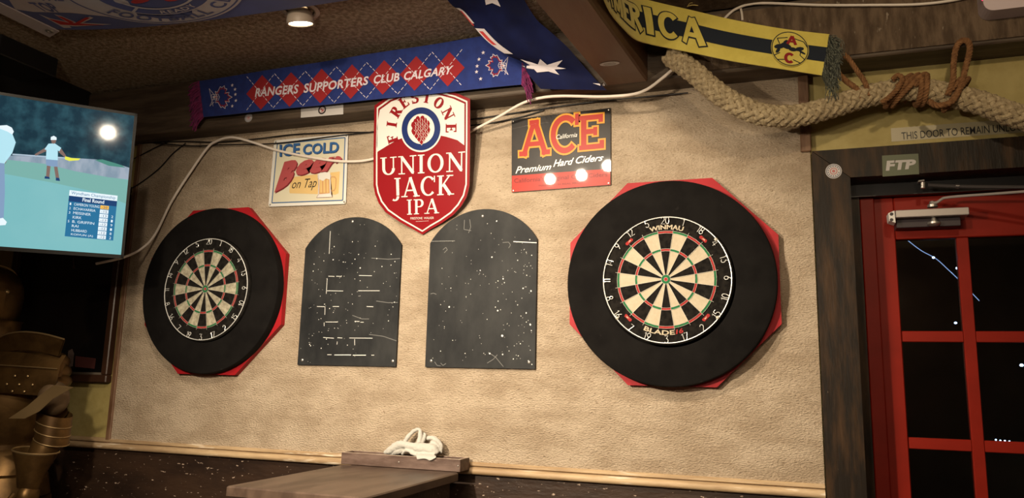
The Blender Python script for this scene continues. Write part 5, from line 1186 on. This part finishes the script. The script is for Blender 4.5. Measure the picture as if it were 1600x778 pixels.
mb = MB(); fl = [(725, 430, -.105), (800, 428, -.104), (880, 432, -.104), (960, 440, -.104), (995, 465, -.106)]; f2_ = [(738, 480, -.128), (800, 465, -.128), (865, 480, -.130), (930, 478, -.130), (1000, 478, -.127)]; f3_ = [(742, 527, -.127), (805, 505, -.129), (880, 505, -.134), (905, 545, -.132), (985, 495, -.128)]
mb.loft([[hc(*p) for p in r] for r in (fl, f2_, f3_)], closed=False)
fp = mb.build('towel_corner', M_towel, tw); md = fp.modifiers.new('s', 'SOLIDIFY'); md.thickness = .004; md = fp.modifiers.new('b', 'SUBSURF'); md.levels = 2; md.render_levels = 2

# ================================================================== DOOR CLOSER, EMERGENCY LAMP, STRAW, STRING LIGHTS
Yc = .035
clr = empty('door_closer', PY(1450, 335, .11), 'grey metal door closer with folding arm on the red door', 'door closer')
cA, cB = PY(1399, 328.5, Yc), PY(1514, 322, Yc); zt_, zb_ = cA.z, PY(1399, 340, Yc).z
MB().box(cA.x, cB.x, Yc, .119, zb_, zt_, .002).build('closer_body', M_closer, clr, smooth=False)
MB().prism([PY(1388, 333, Yc-.001), PY(1397.5, 329, Yc-.001), PY(1399.5, 348, Yc-.001), PY(1389.5, 345, Yc-.001)], (0, .05, 0)).build('end_cap', mat('pale_end_cap', (.75, .72, .68), .4), clr, smooth=False)
for y in (334.5, 343.5): MB().lathe([(0, .001), (.0055, .001), (.0055, 0)], 12, Matrix.Translation(PY(1393, y, Yc-.001)) @ Matrix.Rotation(PI/2, 4, 'X')).build('valve_screw', M_closerdk, clr, weld=True)
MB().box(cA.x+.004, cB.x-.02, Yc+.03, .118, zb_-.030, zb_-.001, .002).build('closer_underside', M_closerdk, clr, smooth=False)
kp = PY(1459.5, 349, Yc+.02); MB().lathe([(.006, .02), (.010, .006), (.019, .004), (.019, -.002), (.013, -.008), (0, -.010)], 20, Matrix.Translation(kp)).build('closer_knob', M_steel, clr)
sp = PY(1457, 322, Yc+.02); MB().lathe([(.016, -.004), (.016, .004), (.010, .008), (.008, .016), (0, .018)], 18, Matrix.Translation(sp)).build('spindle', M_steel, clr)
mb = MB(); mb.tube([PY(x, y, d) for x, y, d in ((1454, 317, .045), (1464, 316, .045), (1471, 311.5, .042), (1477, 309, .04), (1500, 306.5, .02), (1550, 303, -.01), (1610, 298.5, -.05))], .0045, 8, True, 5); mb.build('closer_arm', M_closer, clr)
mb = MB(); mb.tube([PY(x, y, d) for x, y, d in ((1450, 289, .02), (1495, 291, .01), (1560, 292, -.02), (1615, 292.5, -.045))], .006, 8, True, 3); mb.tube([PY(1493, 291, .01), PY(1499, 291.2, .009)], .0085, 10, False); mb.build('upper_rod', mat('dark_rod', (.10, .09, .09), .35, metal=.6), clr)
mb = MB(); mb.obox(PY(1435, 284, .03), Vector((.018, 0, .002)), Vector((0, .02, 0)), Vector((0, 0, .005))); mb.tube([PY(1442, 285, .025), PY(1442, 294, .025)], .007, 10, False); mb.build('rod_bracket', M_steel, clr, smooth=False)
eb = PY(1537, 10, -.20); ez = PY(1545, 17, -.20).z
em_ = empty('emergency_light', (eb.x+.15, -.13, ez), 'white plastic emergency light fixed high on the beam above the door', 'lamp')
mb = MB(); rr = .028; P = []
for cx_, cz_, a0 in ((eb.x+rr, ez+rr, 180), (eb.x+.32-rr, ez+rr, 270), (eb.x+.32-rr, ZC-.02-rr, 0), (eb.x+rr, ZC-.02-rr, 90)):
    for k in range(6): a = math.radians(a0+90*k/5); P.append(Vector((cx_+rr*math.cos(a), -.20, cz_+rr*math.sin(a))))
mb.prism(P, (0, .068, 0)); mb.build('case', M_emit_box, em_, smooth=False)
MB().ball((eb.x+.002, -.195, ez+.045), .006, .006, .008, 10, 6).build('red_indicator', M_redled, em_)
mb = MB(); mb.box(eb.x+.06, eb.x+.26, -.203, -.2005, ez+.05, ez+.12); mb.build('red_letter_panel', mat('red_panel', (.5, .05, .08), .4, emit=(1, .05, .1), estr=.6), em_, smooth=False)
rnd = random.Random(21); grp = 'straw stalks tucked above the yellow scarf'
for i in range(14):
    a = PY(rnd.uniform(1025, 1075), rnd.uniform(-6, 9), -.17-.04*rnd.random()); b = a+Vector((rnd.uniform(-.07, .07), rnd.uniform(-.02, .02), rnd.uniform(-.025, .02)))
    b.z = min(b.z, ZC-.02); a.z = min(a.z, ZC-.02)
    tag(MB().tube([a, (a+b)/2+Vector((0, 0, .004)), b], .0016, 5, True, 3).build('straw_stalk', M_straw), 'thin yellow straw stalk lying above the yellow scarf', 'straw', grp)
sl = empty('string_lights', PY(1450, 400, .30), 'string of cold blue lights placed behind the upper door pane', 'string lights')  # glowing wire and dots set a little way behind the glass
MB().tube([PY(x, y, .30) for x, y in ((1400, 360), (1420, 377), (1440, 392), (1462, 404), (1480, 420), (1502, 441), (1530, 470))], .0013, 6, True, 5).build('light_wire', M_string, sl)
for x, y, r in ((1458.5, 402.5, .0035), (1496, 419, .0045), (1493, 504.5, .0035), (1596, 570.5, .0045), (1556, 687, .0022), (1563, 688, .002), (1570, 688.5, .0022), (1577, 689, .0018)):
    MB().ball(PY(x, y, .30), r*1.3, r, r, 8, 6).build('bulb', M_led, sl)
